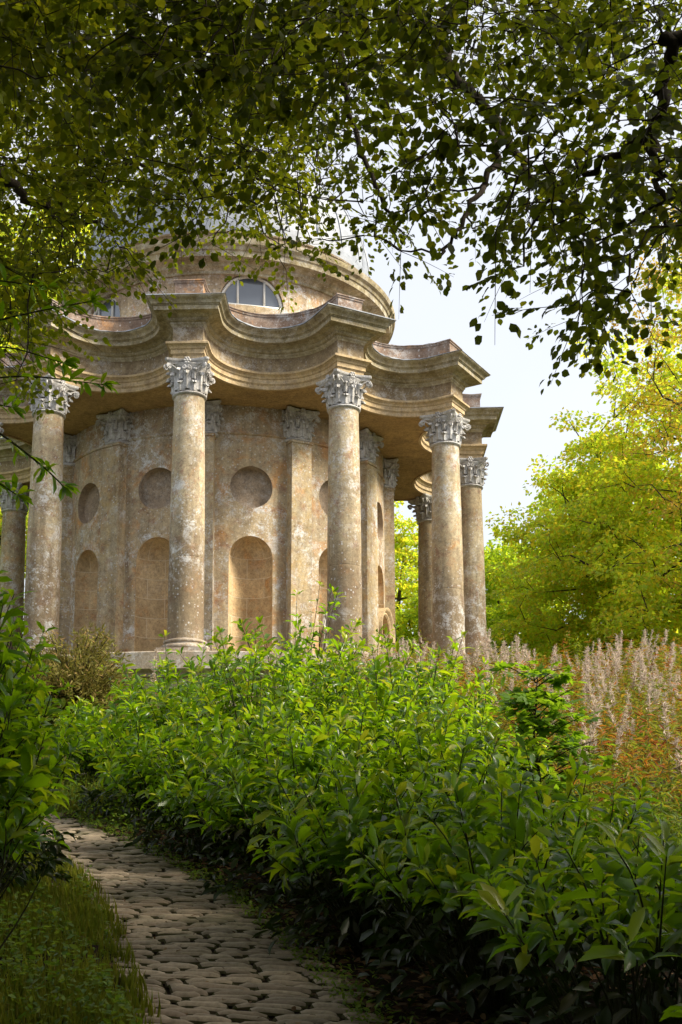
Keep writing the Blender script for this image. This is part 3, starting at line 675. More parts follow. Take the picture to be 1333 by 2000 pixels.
def diamonds(A, P, ax, nr, Ln, Wd, m=0):
    n_ = len(P); ax = norm(ax); side = norm(np.cross(ax, nr)); up = np.cross(side, ax)
    t_ = np.array([(0, 0, 0), (.45, .5, .05), (1, 0, -.1), (.45, -.5, .05)])
    Ln = np.broadcast_to(Ln, (n_,)); Wd = np.broadcast_to(Wd, (n_,))
    V = P[:, None]+ax[:, None]*(t_[None, :, 0:1]*Ln[:, None, None])+side[:, None]*(t_[None, :, 1:2]*Wd[:, None, None])+up[:, None]*(t_[None, :, 2:3]*Ln[:, None, None])
    F = np.array([[0, 1, 2], [0, 2, 3]])[None]+(np.arange(n_)*4)[:, None, None]
    A.add(V.reshape(-1, 3), F.reshape(-1, 3), m)
def rv(rg, n_): return norm(rg.normal(size=(n_, 3)))

# ------------------------------------------------------------------ background trees
def bgtree(name, x, y, h, cr, leaf, label, cat, seed, nsp=420, npl=110, lsz=.17, crown_lo=.05, flat=.35, group=None, dens=1.0, trunk_r=None):
    rg = np.random.default_rng(seed); z0 = float(ground(x, y))-.1
    t = empty(name, (x, y, z0), label, cat, group)
    A = Acc(); tr = trunk_r or h*.022
    top = np.array([rg.uniform(-.5, .5), rg.uniform(-.5, .5), h*.85])
    tp = np.array([top*q+np.array([sin(q*5+seed)*.2, cos(q*4)*.2, 0])*q for q in np.linspace(0, 1, 14)])
    A.add(*tube(tp, np.linspace(tr, tr*.15, 14), 9)); A.build('trunk', M['bark'], t, smooth=180)
    # spray centres through the crown
    cz = h*(crown_lo+1)/2; rz_ = h*(1-crown_lo)/2
    d = rv(rg, nsp*3); rad_ = rg.uniform(.25, 1, nsp*3)**.45
    bump = 1+.16*np.sin(d[:, 0]*5+seed)+.16*np.sin(d[:, 1]*6+d[:, 2]*7+seed*2)+.10*np.sin(d[:, 2]*11+d[:, 0]*9)
    Pc = d*rad_[:, None]*bump[:, None]*np.array([cr, cr, rz_])+np.array([0, 0, cz])
    taper = 1-.35*np.clip((Pc[:, 2]-cz)/rz_, 0, 1); Pc[:, :2] *= taper[:, None]
    Pc = Pc[Pc[:, 2] > .3][:nsp]; nsp_ = len(Pc)
    order = np.argsort(np.linalg.norm(Pc[:, :2], axis=1)+.3*np.abs(Pc[:, 2]-cz)); Pc = Pc[order]
    nodes = [q for q in tp[3:]]; NP = np.array(nodes); B = Acc()
    alln = np.zeros((len(NP)+nsp_, 3)); alln[:len(NP)] = NP; k = len(NP)
    for q in Pc:
        dd = alln[:k]-q; dist = np.sqrt((dd**2).sum(1))+np.maximum(0, dd[:, 2])*1.5
        j_ = int(np.argmin(dist)); a_ = alln[j_]; mid = (a_+q)/2+rg.normal(size=3)*.12*np.linalg.norm(q-a_)+np.array([0, 0, .1])
        r_ = max(.012, .03*np.linalg.norm(q-a_)*(1.2 if j_ < len(NP) else .6))
        B.add(*tube([a_, mid, q], [r_, r_*.7, r_*.35], 4)); alln[k] = q; k += 1
    B.build('branches', M['bark'], t)
    A = Acc(); n_ = nsp_*npl
    idx = np.repeat(np.arange(nsp_), npl); sr = rg.uniform(.4, 1.0, nsp_)*cr*.13+.22
    out = norm(Pc-np.array([0, 0, cz*.8])); th = rg.uniform(0, 2*pi, n_); rr_ = np.sqrt(rg.uniform(0, 1, n_))
    tilt = norm(np.array([0, 0, 1.])+out*rg.uniform(.1, .7, (nsp_, 1))+rg.normal(size=(nsp_, 3))*.2)
    e1 = norm(np.cross(tilt, rv(rg, nsp_))); e2 = np.cross(tilt, e1)
    P_ = Pc[idx]+(e1[idx]*(np.cos(th)*rr_)[:, None]+e2[idx]*(np.sin(th)*rr_)[:, None])*sr[idx][:, None]+tilt[idx]*(rg.normal(size=n_)*flat*.35)[:, None]*sr[idx][:, None]
    ax = norm(norm(P_-Pc[idx])+rg.normal(size=(n_, 3))*.6+np.array([0, 0, -.25])); nr = norm(tilt[idx]+rg.normal(size=(n_, 3))*.55)
    keep = rg.uniform(size=n_) < dens
    diamonds(A, P_[keep], ax[keep], nr[keep], rg.uniform(.6, 1.3, keep.sum())*lsz*.9, rg.uniform(.55, .8, keep.sum())*lsz)
    A.build('crown', leaf, t)
    return t
bgtree('beech_tree', 11.9, 31, 13.2, 5.0, M['tree1'], 'large yellow green tree at the right edge, nearest of the trees beyond the meadow', 'tree', 11, 520, 150, .15)
bgtree('beech_tree', 9.7, 35, 9.6, 3.5, M['tree1'], 'bushy yellow green tree left of the large one, lower and farther back', 'tree', 12, 420, 140, .15)
bgtree('beech_tree', 6.8, 41, 7.7, 3.3, M['tree2'], 'round green tree just right of the outermost column', 'tree', 13, 380, 130, .16)
bgtree('beech_tree', 3.4, 45, 9.8, 3.6, M['tree1'], 'golden green tree seen between the columns and the temple wall', 'tree', 14, 360, 120, .17)
bgtree('birch_tree', 9.1, 26, 13.2, 1.8, M['birch'], 'sparse golden birch reaching highest at the right edge', 'tree', 15, 160, 46, .10, .25, .5)
bgtree('beech_tree', 15.5, 27, 9.5, 4.6, M['tree2'], 'green tree at the far right edge in front of the golden birch', 'tree', 16, 420, 130, .15)
bgtree('beech_tree', -12.5, 44, 24, 8.0, M['tree1'], 'very tall yellow green tree glimpsed through the canopy above the temple dome', 'tree', 17, 560, 130, .26, .2)
bgtree('beech_tree', -15, 30, 13, 5.5, M['tree2'], 'dark green tree standing left of the temple', 'tree', 18, 380, 90, .2)
bgtree('beech_tree', 14, 48, 14, 5.5, M['tree2'], 'tall green tree far behind the others on the right', 'tree', 19, 380, 110, .2)
bgtree('beech_tree', 1.5, 62, 11, 6, M['tree2'], 'distant green tree low behind the temple', 'tree', 20, 300, 90, .25)

# ------------------------------------------------------------------ overhanging beech canopy
F_, PX, PY = 2200., 610., 1308.3
def world(px, py, Yd):
    a_ = (px-PX)/F_; b_ = -(py-PY)/F_; d = np.stack([a_, cos(PITCH)-b_*sin(PITCH), sin(PITCH)+b_*cos(PITCH)], -1)
    return d*(Yd/d[..., 1])[..., None]+np.array([0, 0, EYE])
edge_x = [-200, 0, 60, 130, 180, 230, 300, 380, 450, 520, 580, 640, 700, 745, 790, 840, 880, 930, 980, 1030, 1080, 1130, 1180, 1230, 1270, 1333, 1500]
edge_y = [880, 860, 780, 680, 620, 580, 570, 540, 540, 580, 560, 520, 480, 560, 610, 560, 520, 530, 540, 610, 700, 770, 710, 660, 600, 600, 640]
rg = np.random.default_rng(42)
n_ = 8600; px = rg.uniform(-250, 1430, n_); py = rg.uniform(-330, 760, n_)
ey = np.interp(px, edge_x, edge_y)
dep = np.where(px > 760, rg.uniform(4.6, 8.5, n_), rg.uniform(6.5, 12.5, n_))
dep = np.where(py < 150, rg.uniform(5.0, 10.5, n_), dep)
margin = 35+60*rg.uniform(size=n_)**2
ok = py < ey-margin
# thinner towards the hanging edge and in the open gaps of the right half
prob = np.clip(.36+(ey-py)/380, 0, 1)
prob *= np.where((px > 640) & (py > 150), .29, 1.0)*np.where((px > 760) & (py <= 150), .45, 1)
prob *= np.where((px > 860) & (px < 1010) & (py > 180) & (py < 420), .55, 1)
prob *= np.where((px < 700) & (px > 230) & (py > 400), .42, 1)*np.where((px < 230) & (py > 560), .5, 1)
prob *= np.where((px > 220) & (px < 640) & (py > 330), .75, 1)
ns = .5+.5*np.sin(px*.021+1.3*np.sin(py*.017))*np.sin(py*.026+1.1*np.sin(px*.013)); prob *= .55+.6*ns
ok &= rg.uniform(size=n_) < prob
S0 = world(px[ok], py[ok], dep[ok]); PXk = px[ok]
def wl(*pts): return [tuple(world(np.array(float(a)), np.array(float(b)), np.array(float(c)))) for a, b, c in pts]
limbs = {  # each limb: a polyline in space, thick end first
 'right': [ [(6.2, 3.2, 5.5), (4.6, 4.6, 6.9)]+wl((1010, -120, 7.2), (850, 60, 7.4), (880, 130, 7.4), (965, 225, 7.3), (1010, 320, 7.2), (1100, 400, 7.0), (1165, 480, 6.8)),
            [(6.2, 3.2, 4.6)]+wl((1500, 60, 5.4), (1310, 60, 5.6), (1295, 170, 5.7), (1270, 260, 5.7), (1200, 310, 5.9), (1120, 350, 6.0), (1050, 430, 6.1)),
            wl((965, 225, 7.3), (975, 300, 7.2), (940, 370, 7.1), (900, 440, 7.0), (860, 500, 6.9)),
            [(4.6, 4.6, 6.9), (3.2, 3.0, 7.0), (1.0, 1.5, 7.4), (-1.5, 0, 7.6)],
            wl((1010, -120, 7.2), (700, -60, 8.0), (660, 120, 8.4), (690, 260, 8.6), (740, 370, 8.4), (770, 440, 8.2)),
            wl((1270, 260, 5.7), (1290, 360, 5.7), (1300, 440, 5.7)) ],
 'left': [ [(-6.2, 6.0, 5.0)]+wl((-250, 350, 8.0), (0, 340, 8.6), (60, 400, 8.8), (160, 425, 9.0), (220, 450, 9.2)),
           [(-6.2, 6.0, 5.6), (-4.2, 7.4, 7.0)]+wl((90, -60, 8.6), (120, 60, 8.8), (135, 190, 9.0), (185, 290, 9.1), (280, 330, 9.2), (370, 370, 9.4)),
           [(-4.2, 7.4, 7.0)]+wl((200, -150, 8.8), (400, -60, 9.0), (320, 150, 9.2), (370, 230, 9.3), (420, 300, 9.6), (560, 380, 9.8)),
           [(-4.2, 7.4, 7.0), (-3.4, 4.5, 7.4), (-2.5, 2, 7.4), (-1.0, -.5, 7.4)] ] }
def smooth_line(P_, k=6):
    P_ = np.array(P_, float); t_ = np.linspace(0, len(P_)-1, (len(P_)-1)*k+1); out = np.stack([np.interp(t_, np.arange(len(P_)), P_[:, c_]) for c_ in range(3)], 1)
    for _ in range(3): out[1:-1] = (out[:-2]+out[1:-1]*2+out[2:])/4
    return out
def overhang(side, starts, trunk_base, label, seed, extra):
    rg = np.random.default_rng(seed); z0 = float(ground(*trunk_base))
    t = empty('beech_tree', (*trunk_base, z0), label, 'tree'); org = np.array([*trunk_base, z0])
    A = Acc(); tp = smooth_line([(trunk_base[0], trunk_base[1], z0-.1), (trunk_base[0]+.1, trunk_base[1], z0+2), (*limbs[side][0][0],), (trunk_base[0]*.95, trunk_base[1]+.5, 9), (trunk_base[0]*.9, trunk_base[1]+.8, 12)], 5)
    A.add(*tube(tp-org, np.linspace(.32, .12, len(tp)), 12)); A.build('trunk', M['bark'], t, smooth=180)
    B = Acc(); nodes = [tp[8:]]
    for li, l_ in enumerate(limbs[side]):
        q = smooth_line(l_, 7); q[2:-1] += rg.normal(size=(len(q)-3, 3))*.02; r0 = [.075, .055, .03, .055, .045, .03][li]
        B.add(*tube(q-org, np.linspace(r0, .010, len(q)), 7)); nodes.append(q)
    NP = np.concatenate(nodes); P_ = np.concatenate([starts, extra]); isx = np.r_[np.zeros(len(starts), bool), np.ones(len(extra), bool)]
    d0 = np.array([np.sqrt(((NP-q)**2).sum(1)).min() for q in P_]); o_ = np.argsort(d0); P_ = P_[o_]; isx = isx[o_]
    alln = np.zeros((len(NP)+len(P_), 3)); alln[:len(NP)] = NP; k = len(NP); par = np.zeros((len(P_), 3))
    for i_, q in enumerate(P_):
        dd = alln[:k]-q; dist = np.sqrt((dd**2).sum(1)); j_ = int(np.argmin(dist+np.maximum(0, -dd[:, 2])*.6)); a_ = alln[j_]; par[i_] = a_
        ln = np.linalg.norm(q-a_); mid = a_*.5+q*.5+rg.normal(size=3)*.07*ln+np.array([0, 0, .06*ln]); mid2 = (mid+q)/2+rg.normal(size=3)*.04*ln
        r_ = .0042+.004*min(1.5, ln)+(.004 if j_ < len(NP) else 0)
        if isx[i_]: r_ *= 1.5
        B.add(*tube(np.array([a_, mid, mid2, q])-org, [r_, r_*.85, r_*.7, r_*.55], 4)); alln[k] = q; k += 1
    # sprays: one thin twig with alternate leaves, flattish, drooping
    A = Acc(); rg2 = np.random.default_rng(seed+50)
    dirn = norm(norm(P_-par)*np.array([1, 1, .5])*.8+rg.normal(size=P_.shape)*np.array([.7, .7, .35])+np.array([0, 0, -.22]))
    for i_, q in enumerate(P_):
        ln = rg.uniform(.28, .52); nl = int(rg.integers(8, 14)); d = dirn[i_]
        if isx[i_]: ln = .8; nl = 8
        tt = np.linspace(0, 1, 5)[:, None]; tw = q+d*ln*tt+np.array([0, 0, -.10*ln])*tt**2
        B.add(*tube(tw-org, np.linspace(.0032, .0012, 5), 3))
        n_ = nl*2 if not isx[i_] else nl
        f = np.sort(rg.uniform(.02, 1, n_)); base = q+d*ln*f[:, None]+np.array([0, 0, -.10*ln])*(f**2)[:, None]
        pl = norm(np.array([0, 0, 1.])+rg.normal(size=3)*.35); sd_ = norm(np.cross(d, pl)); sg = np.where(np.arange(n_) % 2 == 0, 1., -1.)
        ax = norm(d*.75+sd_*sg[:, None]*.8+np.array([0, 0, -.25])+rg.normal(size=(n_, 3))*.25)
        base = base+sd_*(sg*rg.uniform(0, .10, n_))[:, None]
        nr = norm(pl+rg.normal(size=(n_, 3))*.4); L_ = rg.uniform(.055, .095, n_)*(4. if isx[i_] else 1)*(.80 if q[1] < 7 else .70); W_ = L_*rg.uniform(.70, .88, n_)
        leaves(A, base-org, ax, nr, L_, W_, 'ovate')
    B.build('branches', M['bark'], t); A.build('foliage', M['beech'] if side == 'right' else M['beech_backlit'], t)
# foliage added above and behind the viewpoint, out of frame, to shade path and hedge
def extra_pts(n_, x0, x1, y0, y1, z0, z1, seed): 
    g_ = np.random.default_rng(seed); q = np.stack([g_.uniform(x0, x1, n_), g_.uniform(y0, y1, n_), g_.uniform(z0, z1, n_)], 1)
    return q[(q[:, 1] < -.3) | (q[:, 2]-EYE > q[:, 1]*.95+1.7) | (np.abs(q[:, 0]-.02) > .40*q[:, 1]+1.7)]
L_side = S0[:, 0] < np.where(S0[:, 1] > 7, -.1, -1.2)
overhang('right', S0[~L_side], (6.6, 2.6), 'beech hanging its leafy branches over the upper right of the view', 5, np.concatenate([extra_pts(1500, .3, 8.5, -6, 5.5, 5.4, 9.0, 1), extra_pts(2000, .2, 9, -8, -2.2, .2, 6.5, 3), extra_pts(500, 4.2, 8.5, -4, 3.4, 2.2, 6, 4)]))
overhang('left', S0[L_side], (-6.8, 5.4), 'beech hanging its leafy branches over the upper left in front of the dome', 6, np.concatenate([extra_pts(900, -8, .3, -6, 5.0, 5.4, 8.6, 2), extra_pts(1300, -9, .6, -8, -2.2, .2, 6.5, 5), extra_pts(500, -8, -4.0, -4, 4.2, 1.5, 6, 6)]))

# ------------------------------------------------------------------ laurels
def laurel(x, y, h, r, label, seed, nst=46, group='cherry laurels along the right side of the path', lean=(0, 0), ls=1.0, name='laurel_shrub', loz=.12, z=None, topo=.93, low_fill=True):
    rg = np.random.default_rng(seed); z0 = float(gz(x, y))-.02 if z is None else z
    t = empty(name, (x, y, z0), label, 'shrub', group); B = Acc(); A = Acc()
    for s_ in range(nst):
        a_ = rg.uniform(0, 2*pi); rr_ = r*math.sqrt(rg.uniform()); ht = h*rg.uniform(.45, 1.02)*(1-.30*(rr_/r)**2)
        if rg.uniform() < .12: ht *= 1.12
        tip = np.array([rr_*cos(a_)+lean[0], rr_*sin(a_)+lean[1], ht]); b0 = np.array([.12*rr_*cos(a_), .12*rr_*sin(a_), 0.])
        md = b0+(tip-b0)*np.array([.45, .45, .62])+rg.normal(size=3)*.10; tt = np.linspace(0, 1, 9)[:, None]
        cv = (1-tt)**2*b0+2*tt*(1-tt)*md+tt**2*tip
        B.add(*tube(cv, np.linspace(.008, .002, 9), 5))
        nl = int(rg.integers(26, 38)); f = .30+.70*np.sort(rg.uniform(0, 1, nl)**.75); f[-4:] = rg.uniform(.975, 1, 4)
        pos = (1-f[:, None])**2*b0+2*f[:, None]*(1-f[:, None])*md+f[:, None]**2*tip
        ok = pos[:, 2] > loz*h; tan = norm(tip-md)
        ga = np.arange(nl)*2.4+rg.uniform(0, 6); e1 = norm(np.cross(tan, [0.3, .2, 1])); e2 = np.cross(tan, e1)
        outw = e1*np.cos(ga)[:, None]+e2*np.sin(ga)[:, None]
        pos = pos+outw*.012
        ax = norm(outw*1.0+tan*(.10+.75*f[:, None]**3)+rg.normal(size=(nl, 3))*.38+np.array([0, 0, .05])); nr = norm(tan*.7+np.array([0, 0, .5])-outw*.35+rg.normal(size=(nl, 3))*.45)
        L_ = rg.uniform(.065, .155, nl)*ls*rg.uniform(.85, 1.1); L_[-4:] *= .75
        young = (f > topo) & (rg.uniform(size=nl) < .6) & (rg.uniform() < .75); cu = rg.uniform(.3, 2.2, nl)
        k_ = ok & ~young; leaves(A, pos[k_], ax[k_], nr[k_], L_[k_], L_[k_]*rg.uniform(.36, .46, k_.sum()), 'laurel', 0, cu[k_])
        k_ = ok & young; leaves(A, pos[k_], ax[k_], nr[k_], L_[k_], L_[k_]*rg.uniform(.34, .42, k_.sum()), 'laurel', 1, cu[k_])
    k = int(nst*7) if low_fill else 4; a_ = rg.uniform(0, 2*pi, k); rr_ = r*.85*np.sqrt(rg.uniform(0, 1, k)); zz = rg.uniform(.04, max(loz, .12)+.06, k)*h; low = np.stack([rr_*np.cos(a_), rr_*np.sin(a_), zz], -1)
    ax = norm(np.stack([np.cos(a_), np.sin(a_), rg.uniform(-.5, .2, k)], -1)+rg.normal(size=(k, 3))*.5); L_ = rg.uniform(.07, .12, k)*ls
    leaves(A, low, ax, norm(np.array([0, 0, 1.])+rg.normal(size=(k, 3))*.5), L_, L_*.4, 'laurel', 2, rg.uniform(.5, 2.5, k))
    B.build('stems', M['barkl'], t); A.build('foliage', [M['laurel'], M['laureltop'], M['laurelshade']], t)
    return t
HS = [ (1.55, 3.1, 1.05, .55, 'laurel in the bottom right corner, nearest to the viewer with the largest leaves', 60),
 (2.15, 3.9, 1.15, .6, 'laurel cut by the right edge of the picture, beside the nearest one', 46),
 (1.15, 4.1, 1.12, .6, 'dark laurel whose lower leaves hang near the bottom right of the path', 60),
 (1.9, 5.0, 1.05, .6, 'laurel standing in front of the reddening willowherb at right', 50),
 (.85, 5.3, 1.12, .62, 'laurel bulging over the deep shade right of the lower path', 60),
 (1.35, 6.3, 1.15, .65, 'laurel with yellowish tips below the maple sapling', 55),
 (.35, 6.5, 1.2, .65, 'laurel overhanging the path at its middle stretch', 60),
 (.85, 7.5, 1.3, .7, 'laurel left of the maple sapling, one row behind the path edge', 60),
 (-.1, 7.9, 1.3, .7, 'laurel jutting toward the path where the black shade begins', 60),
 (.25, 9.1, 1.55, .8, 'tall lit laurel in the middle of the hedge', 65),
 (1.15, 9.2, 1.5, .75, 'lit laurel just behind the maple sapling', 55),
 (-.75, 9.2, 1.3, .7, 'laurel above the bend of the path', 60),
 (-.5, 10.5, 1.85, .85, 'laurel with bright tips in front of the second column', 65),
 (.75, 10.6, 1.85, .85, 'bright laurel in front of the third column', 60),
 (-1.5, 10.9, 1.25, .75, 'laurel at the left end of the hedge beside the path bend', 60),
 (-1.35, 12.2, 1.75, .85, 'laurel reaching up before the broken niche panel', 60),
 (-.2, 12.2, 2.2, .9, 'tallest laurel, its shoots standing before the tall pilaster', 65),
 (1.2, 12.1, 1.9, .85, 'laurel at the back of the hedge near the first dry plumes', 55),
 (-2.35, 12.6, 1.05, .7, 'low laurel in front of the olive juniper', 50) ]
for i_, (x, y, h, r, lb, ns_) in enumerate(HS): laurel(x, y, h, r*1.12, lb, 100+i_, int(ns_*1.25), loz=.56 if y < 4.6 else .48 if y < 6 else .37 if y < 8.5 else .28 if y < 10 else .15)
laurel(-1.62, 4.6, 1.95, .60, 'large laurel filling the left edge over the path, with the longest leaves', 201, 330, 'laurels on the left bank', loz=.36, ls=.92, topo=2, low_fill=False)
laurel(-2.1, 7.3, 1.9, .6, 'second laurel on the left bank, behind the large dark one', 202, 80, 'laurels on the left bank', loz=.15, topo=2)
laurel(-3.0, 8.6, 1.9, .7, 'farthest laurel on the left bank near the end of the path', 203, 70, 'laurels on the left bank', loz=.1)

# laurel-like evergreen bough that reaches in from the left across the first column
t = empty('holm_oak', (-4.3, 6.2, float(ground(-4.3, 6.2))), 'evergreen bough with long glossy leaves reaching in from the left before the first column', 'tree'); org = np.array([-4.3, 6.2, float(ground(-4.3, 6.2))])
A = Acc(); A.add(*tube(smooth_line([(-4.3, 6.2, org[2]), (-4.1, 6.3, 2.5), (-3.6, 6.2, 4.2), (-3.4, 6.2, 5.2)], 5)-org, np.linspace(.09, .03, 16), 8)); A.build('trunk', M['bark'], t, smooth=180)
A = Acc(); B = Acc(); rg = np.random.default_rng(9)
tw = [[(-3.6, 6.2, 4.2), (-2.2, 6.0, 4.1), (-1.6, 5.9, 4.14), (-1.15, 5.9, 4.08)], [(-2.2, 6.0, 4.1), (-1.7, 5.9, 3.8), (-1.45, 5.9, 3.6), (-1.35, 5.9, 3.50)], [(-3.6, 6.2, 4.2), (-2.0, 6.1, 4.5), (-1.6, 6.0, 4.55), (-1.25, 6.0, 4.62)],
      [(-3.6, 6.2, 3.9), (-2.1, 6.0, 3.75), (-1.75, 5.9, 3.55), (-1.6, 5.9, 3.45)], [(-3.6, 6.2, 4.2), (-2.2, 6.0, 4.35), (-1.7, 6.0, 4.35), (-1.4, 6.0, 4.25)], [(-2.4, 6.0, 4.1), (-1.9, 5.9, 4.0), (-1.65, 5.9, 3.95)], [(-3.6, 6.2, 4.5), (-2.3, 6.1, 4.8), (-1.8, 6.0, 4.75), (-1.5, 6.0, 4.7)]]
for q in tw:
    c_ = smooth_line(q, 6); B.add(*tube(c_-org, np.linspace(.009, .003, len(c_)), 5))
    n_ = 34; f = np.concatenate([rg.uniform(.35, 1, n_-8), np.full(8, 1.)]); ii = f*(len(c_)-1); P_ = np.stack([np.interp(ii, np.arange(len(c_)), c_[:, k_]) for k_ in range(3)], 1)
    d = norm(c_[-1]-c_[-4]); ax = norm(rg.normal(size=(n_, 3))*.8+d*.9+np.array([0, 0, -.1])); nr = norm(np.array([0, 0, 1.])+rg.normal(size=(n_, 3))*.5)
    L_ = rg.uniform(.07, .12, n_); leaves(A, P_-org, ax, nr, L_, L_*.34, 'laurel')
B.build('branches', M['barkl'], t); A.build('foliage', M['laurel'], t)

# ------------------------------------------------------------------ maple sapling
def palm(A, P, ax, nr, L_, m=0):
    """five-lobed leaves"""
    for ang, k_ in ((0, 1), (.75, .85), (-.75, .85), (1.5, .55), (-1.5, .55)):
        side = norm(np.cross(ax, nr)); a2 = norm(ax*cos(ang)+side*sin(ang)); leaves(A, P, a2, nr, L_*k_, L_*k_*.52, 'lance', m, .5)
rg = np.random.default_rng(77); x, y = 1.62, 8.1; z0 = float(ground(x, y))
t = empty('maple_sapling', (x, y, z0), 'young maple with lobed green leaves rising at the edge of the willowherb', 'sapling'); A = Acc(); B = Acc()
B.add(*tube([(0, 0, 0), (.03, 0, .6), (-.02, 0, 1.1), (.02, 0, 1.55)], [.016, .012, .009, .004], 6))
P_ = []; D_ = []
for q in range(64):
    zq = rg.uniform(.45, 1.5); a_ = rg.uniform(0, 2*pi); ln = rg.uniform(.2, .62)*(1.25-zq*.45); e = np.array([cos(a_)*ln, sin(a_)*ln, zq+ln*.45]); s_ = np.array([0, 0, zq])
    B.add(*tube([s_, (s_+e)/2+[0, 0, .03], e], [.005, .004, .002], 4))
    for k_ in range(8): P_.append(s_+(e-s_)*rg.uniform(.3, 1)+rg.normal(size=3)*.04); D_.append(norm(e-s_)+rg.normal(size=3)*.8)
P_ = np.array(P_); ax = norm(np.array(D_)*np.array([1, 1, .4])+np.array([0, 0, -.2])); palm(A, P_, ax, norm(np.array([0, 0, 1.])+rg.normal(size=P_.shape)*.35), rg.uniform(.07, .12, len(P_)))
B.build('stem', M['barkl'], t); A.build('foliage', M['maple'], t)

# ------------------------------------------------------------------ olive juniper by the podium
def juniper(x, y, h, r, label, seed, n_=240):
    rg = np.random.default_rng(seed); z0 = float(ground(x, y))-.05; t = empty('juniper_shrub', (x, y, z0), label, 'shrub'); A = Acc(); B = Acc()
    for q in range(n_):
        a_ = rg.uniform(0, 2*pi); rr_ = r*rg.uniform(.1, 1)**.6; tip = np.array([rr_*cos(a_), rr_*sin(a_), h*rg.uniform(.25, 1)*(1-.5*(rr_/r)**2)]); b0 = tip*np.array([.15, .15, .05]); md = tip*np.array([.4, .4, .75])
        tt = np.linspace(0, 1, 6)[:, None]; cv = (1-tt)**2*b0+2*tt*(1-tt)*md+tt**2*tip; B.add(*tube(cv, np.linspace(.012, .003, 6), 4))
        k_ = 60; f = rg.uniform(.3, 1, k_)[:, None]; P_ = (1-f)**2*b0+2*f*(1-f)*md+f**2*tip+rg.normal(size=(k_, 3))*.045; ax = norm(tip-md+rg.normal(size=(k_, 3))*.35+[0, 0, -.1]*np.ones((k_, 1)))
        leaves(A, P_, ax, rv(rg, k_), rg.uniform(.07, .13, k_), .022, 'lance')
    B.build('stems', M['bark'], t); A.build('foliage', M['juniper'], t)
juniper(-3.55, 16.6, 1.65, 1.05, 'feathery olive brown juniper at the foot of the podium', 31)
juniper(-4.7, 15.6, 1.4, .9, 'second olive brown juniper, half hidden by the big left laurel', 32)

# ------------------------------------------------------------------ rosebay willowherb
rg = np.random.default_rng(55)
def herb_proto(seed, h, plume=True):
    rg = np.random.default_rng(seed); t = bpy.data.objects.new('willowherb', None); C.objects.link(t); wide = rg.uniform(.7, 1.7)
    A = Acc(); B = Acc(); Pm = Acc(); bend = rg.normal(size=2)*.10
    f = lambda q: np.stack([bend[0]*q**2, bend[1]*q**2, q*h], -1)
    qs = np.linspace(0, 1, 8); B.add(*tube(f(qs), np.linspace(.005, .0018, 8), 4)); B.build('stem', M['stemr'], t)
    n_ = 75; q = rg.uniform(.12, .80, n_); ga = np.arange(n_)*2.4; ax = norm(np.stack([np.cos(ga), np.sin(ga), rg.uniform(-.45, .35, n_)], -1)); L_ = rg.uniform(.06, .12, n_)*(1.1-.5*q)
    leaves(A, f(q), ax, norm(np.array([0, 0, 1.])+rg.normal(size=(n_, 3))*.4), L_, L_*.20, 'lance', 0, 1.6); A.build('foliage', M['herb'], t)
    if plume:
        n_ = 110; q = .70+.30*rg.uniform(0, 1, n_)**.8; ga = rg.uniform(0, 2*pi, n_)
        ax = norm(np.stack([np.cos(ga), np.sin(ga), rg.uniform(.1, 2.0, n_)], -1)+rg.normal(size=(n_, 3))*.5); L_ = rg.uniform(.04, .13, n_)*(1.35-q)*1.3*wide
        leaves(Pm, f(q), ax, rv(rg, n_), L_, rg.uniform(.006, .012, n_), 'lance', 0, rg.uniform(-2, 4, n_)); Pm.build('seed_plume', M['plume'], t)
    return t
protos = [herb_proto(300+i_, rg.uniform(1.35, 1.6)) for i_ in range(6)]
spots = []
while len(spots) < 270:
    y = rg.uniform(8.2, 19.2); x = rg.uniform(-1.5, 9)
    pxx = 610+2200*x/y
    if pxx > 1480 or pxx < 640: continue
    lo = np.interp(y, [8, 10, 13, 14.5, 19], [1090, 1010, 960, 700, 640])
    if pxx < lo: continue
    if (x-CX)**2+(y-CY)**2 < 7.15**2: continue
    if rg.uniform() > (.16 if y < 11 else .35 if y < 13 else 1.): continue
    if sin(x*2.3+y*.7)*sin(x*1.1-y*1.9+1) < -.12 and rg.uniform() < .75: continue
    spots.append((x, y))
# a few stems in front of the niches
spots += [(-1.9, 14.2), (-.95, 14.6), (-.75, 14.9), (-.35, 14.5), (.2, 14.8), (.45, 14.6), (.9, 15.0), (-1.0, 15.2)]
LH = 'dry seeding willowherb stem with a pale silky plume over reddish leaves'
for i_, (x, y) in enumerate(spots):
    o = protos[i_] if i_ < 6 else copy_tree(protos[rg.integers(0, 6)])
    o.location = (x, y, float(ground(x, y))-.02); s_ = rg.uniform(.58, .88); o.scale = (s_, s_, s_); o.rotation_euler = (rg.normal()*.09, rg.normal()*.09, rg.uniform(0, 6.28))
    tag(o, LH, 'wildflower', 'seeding willowherb stems')
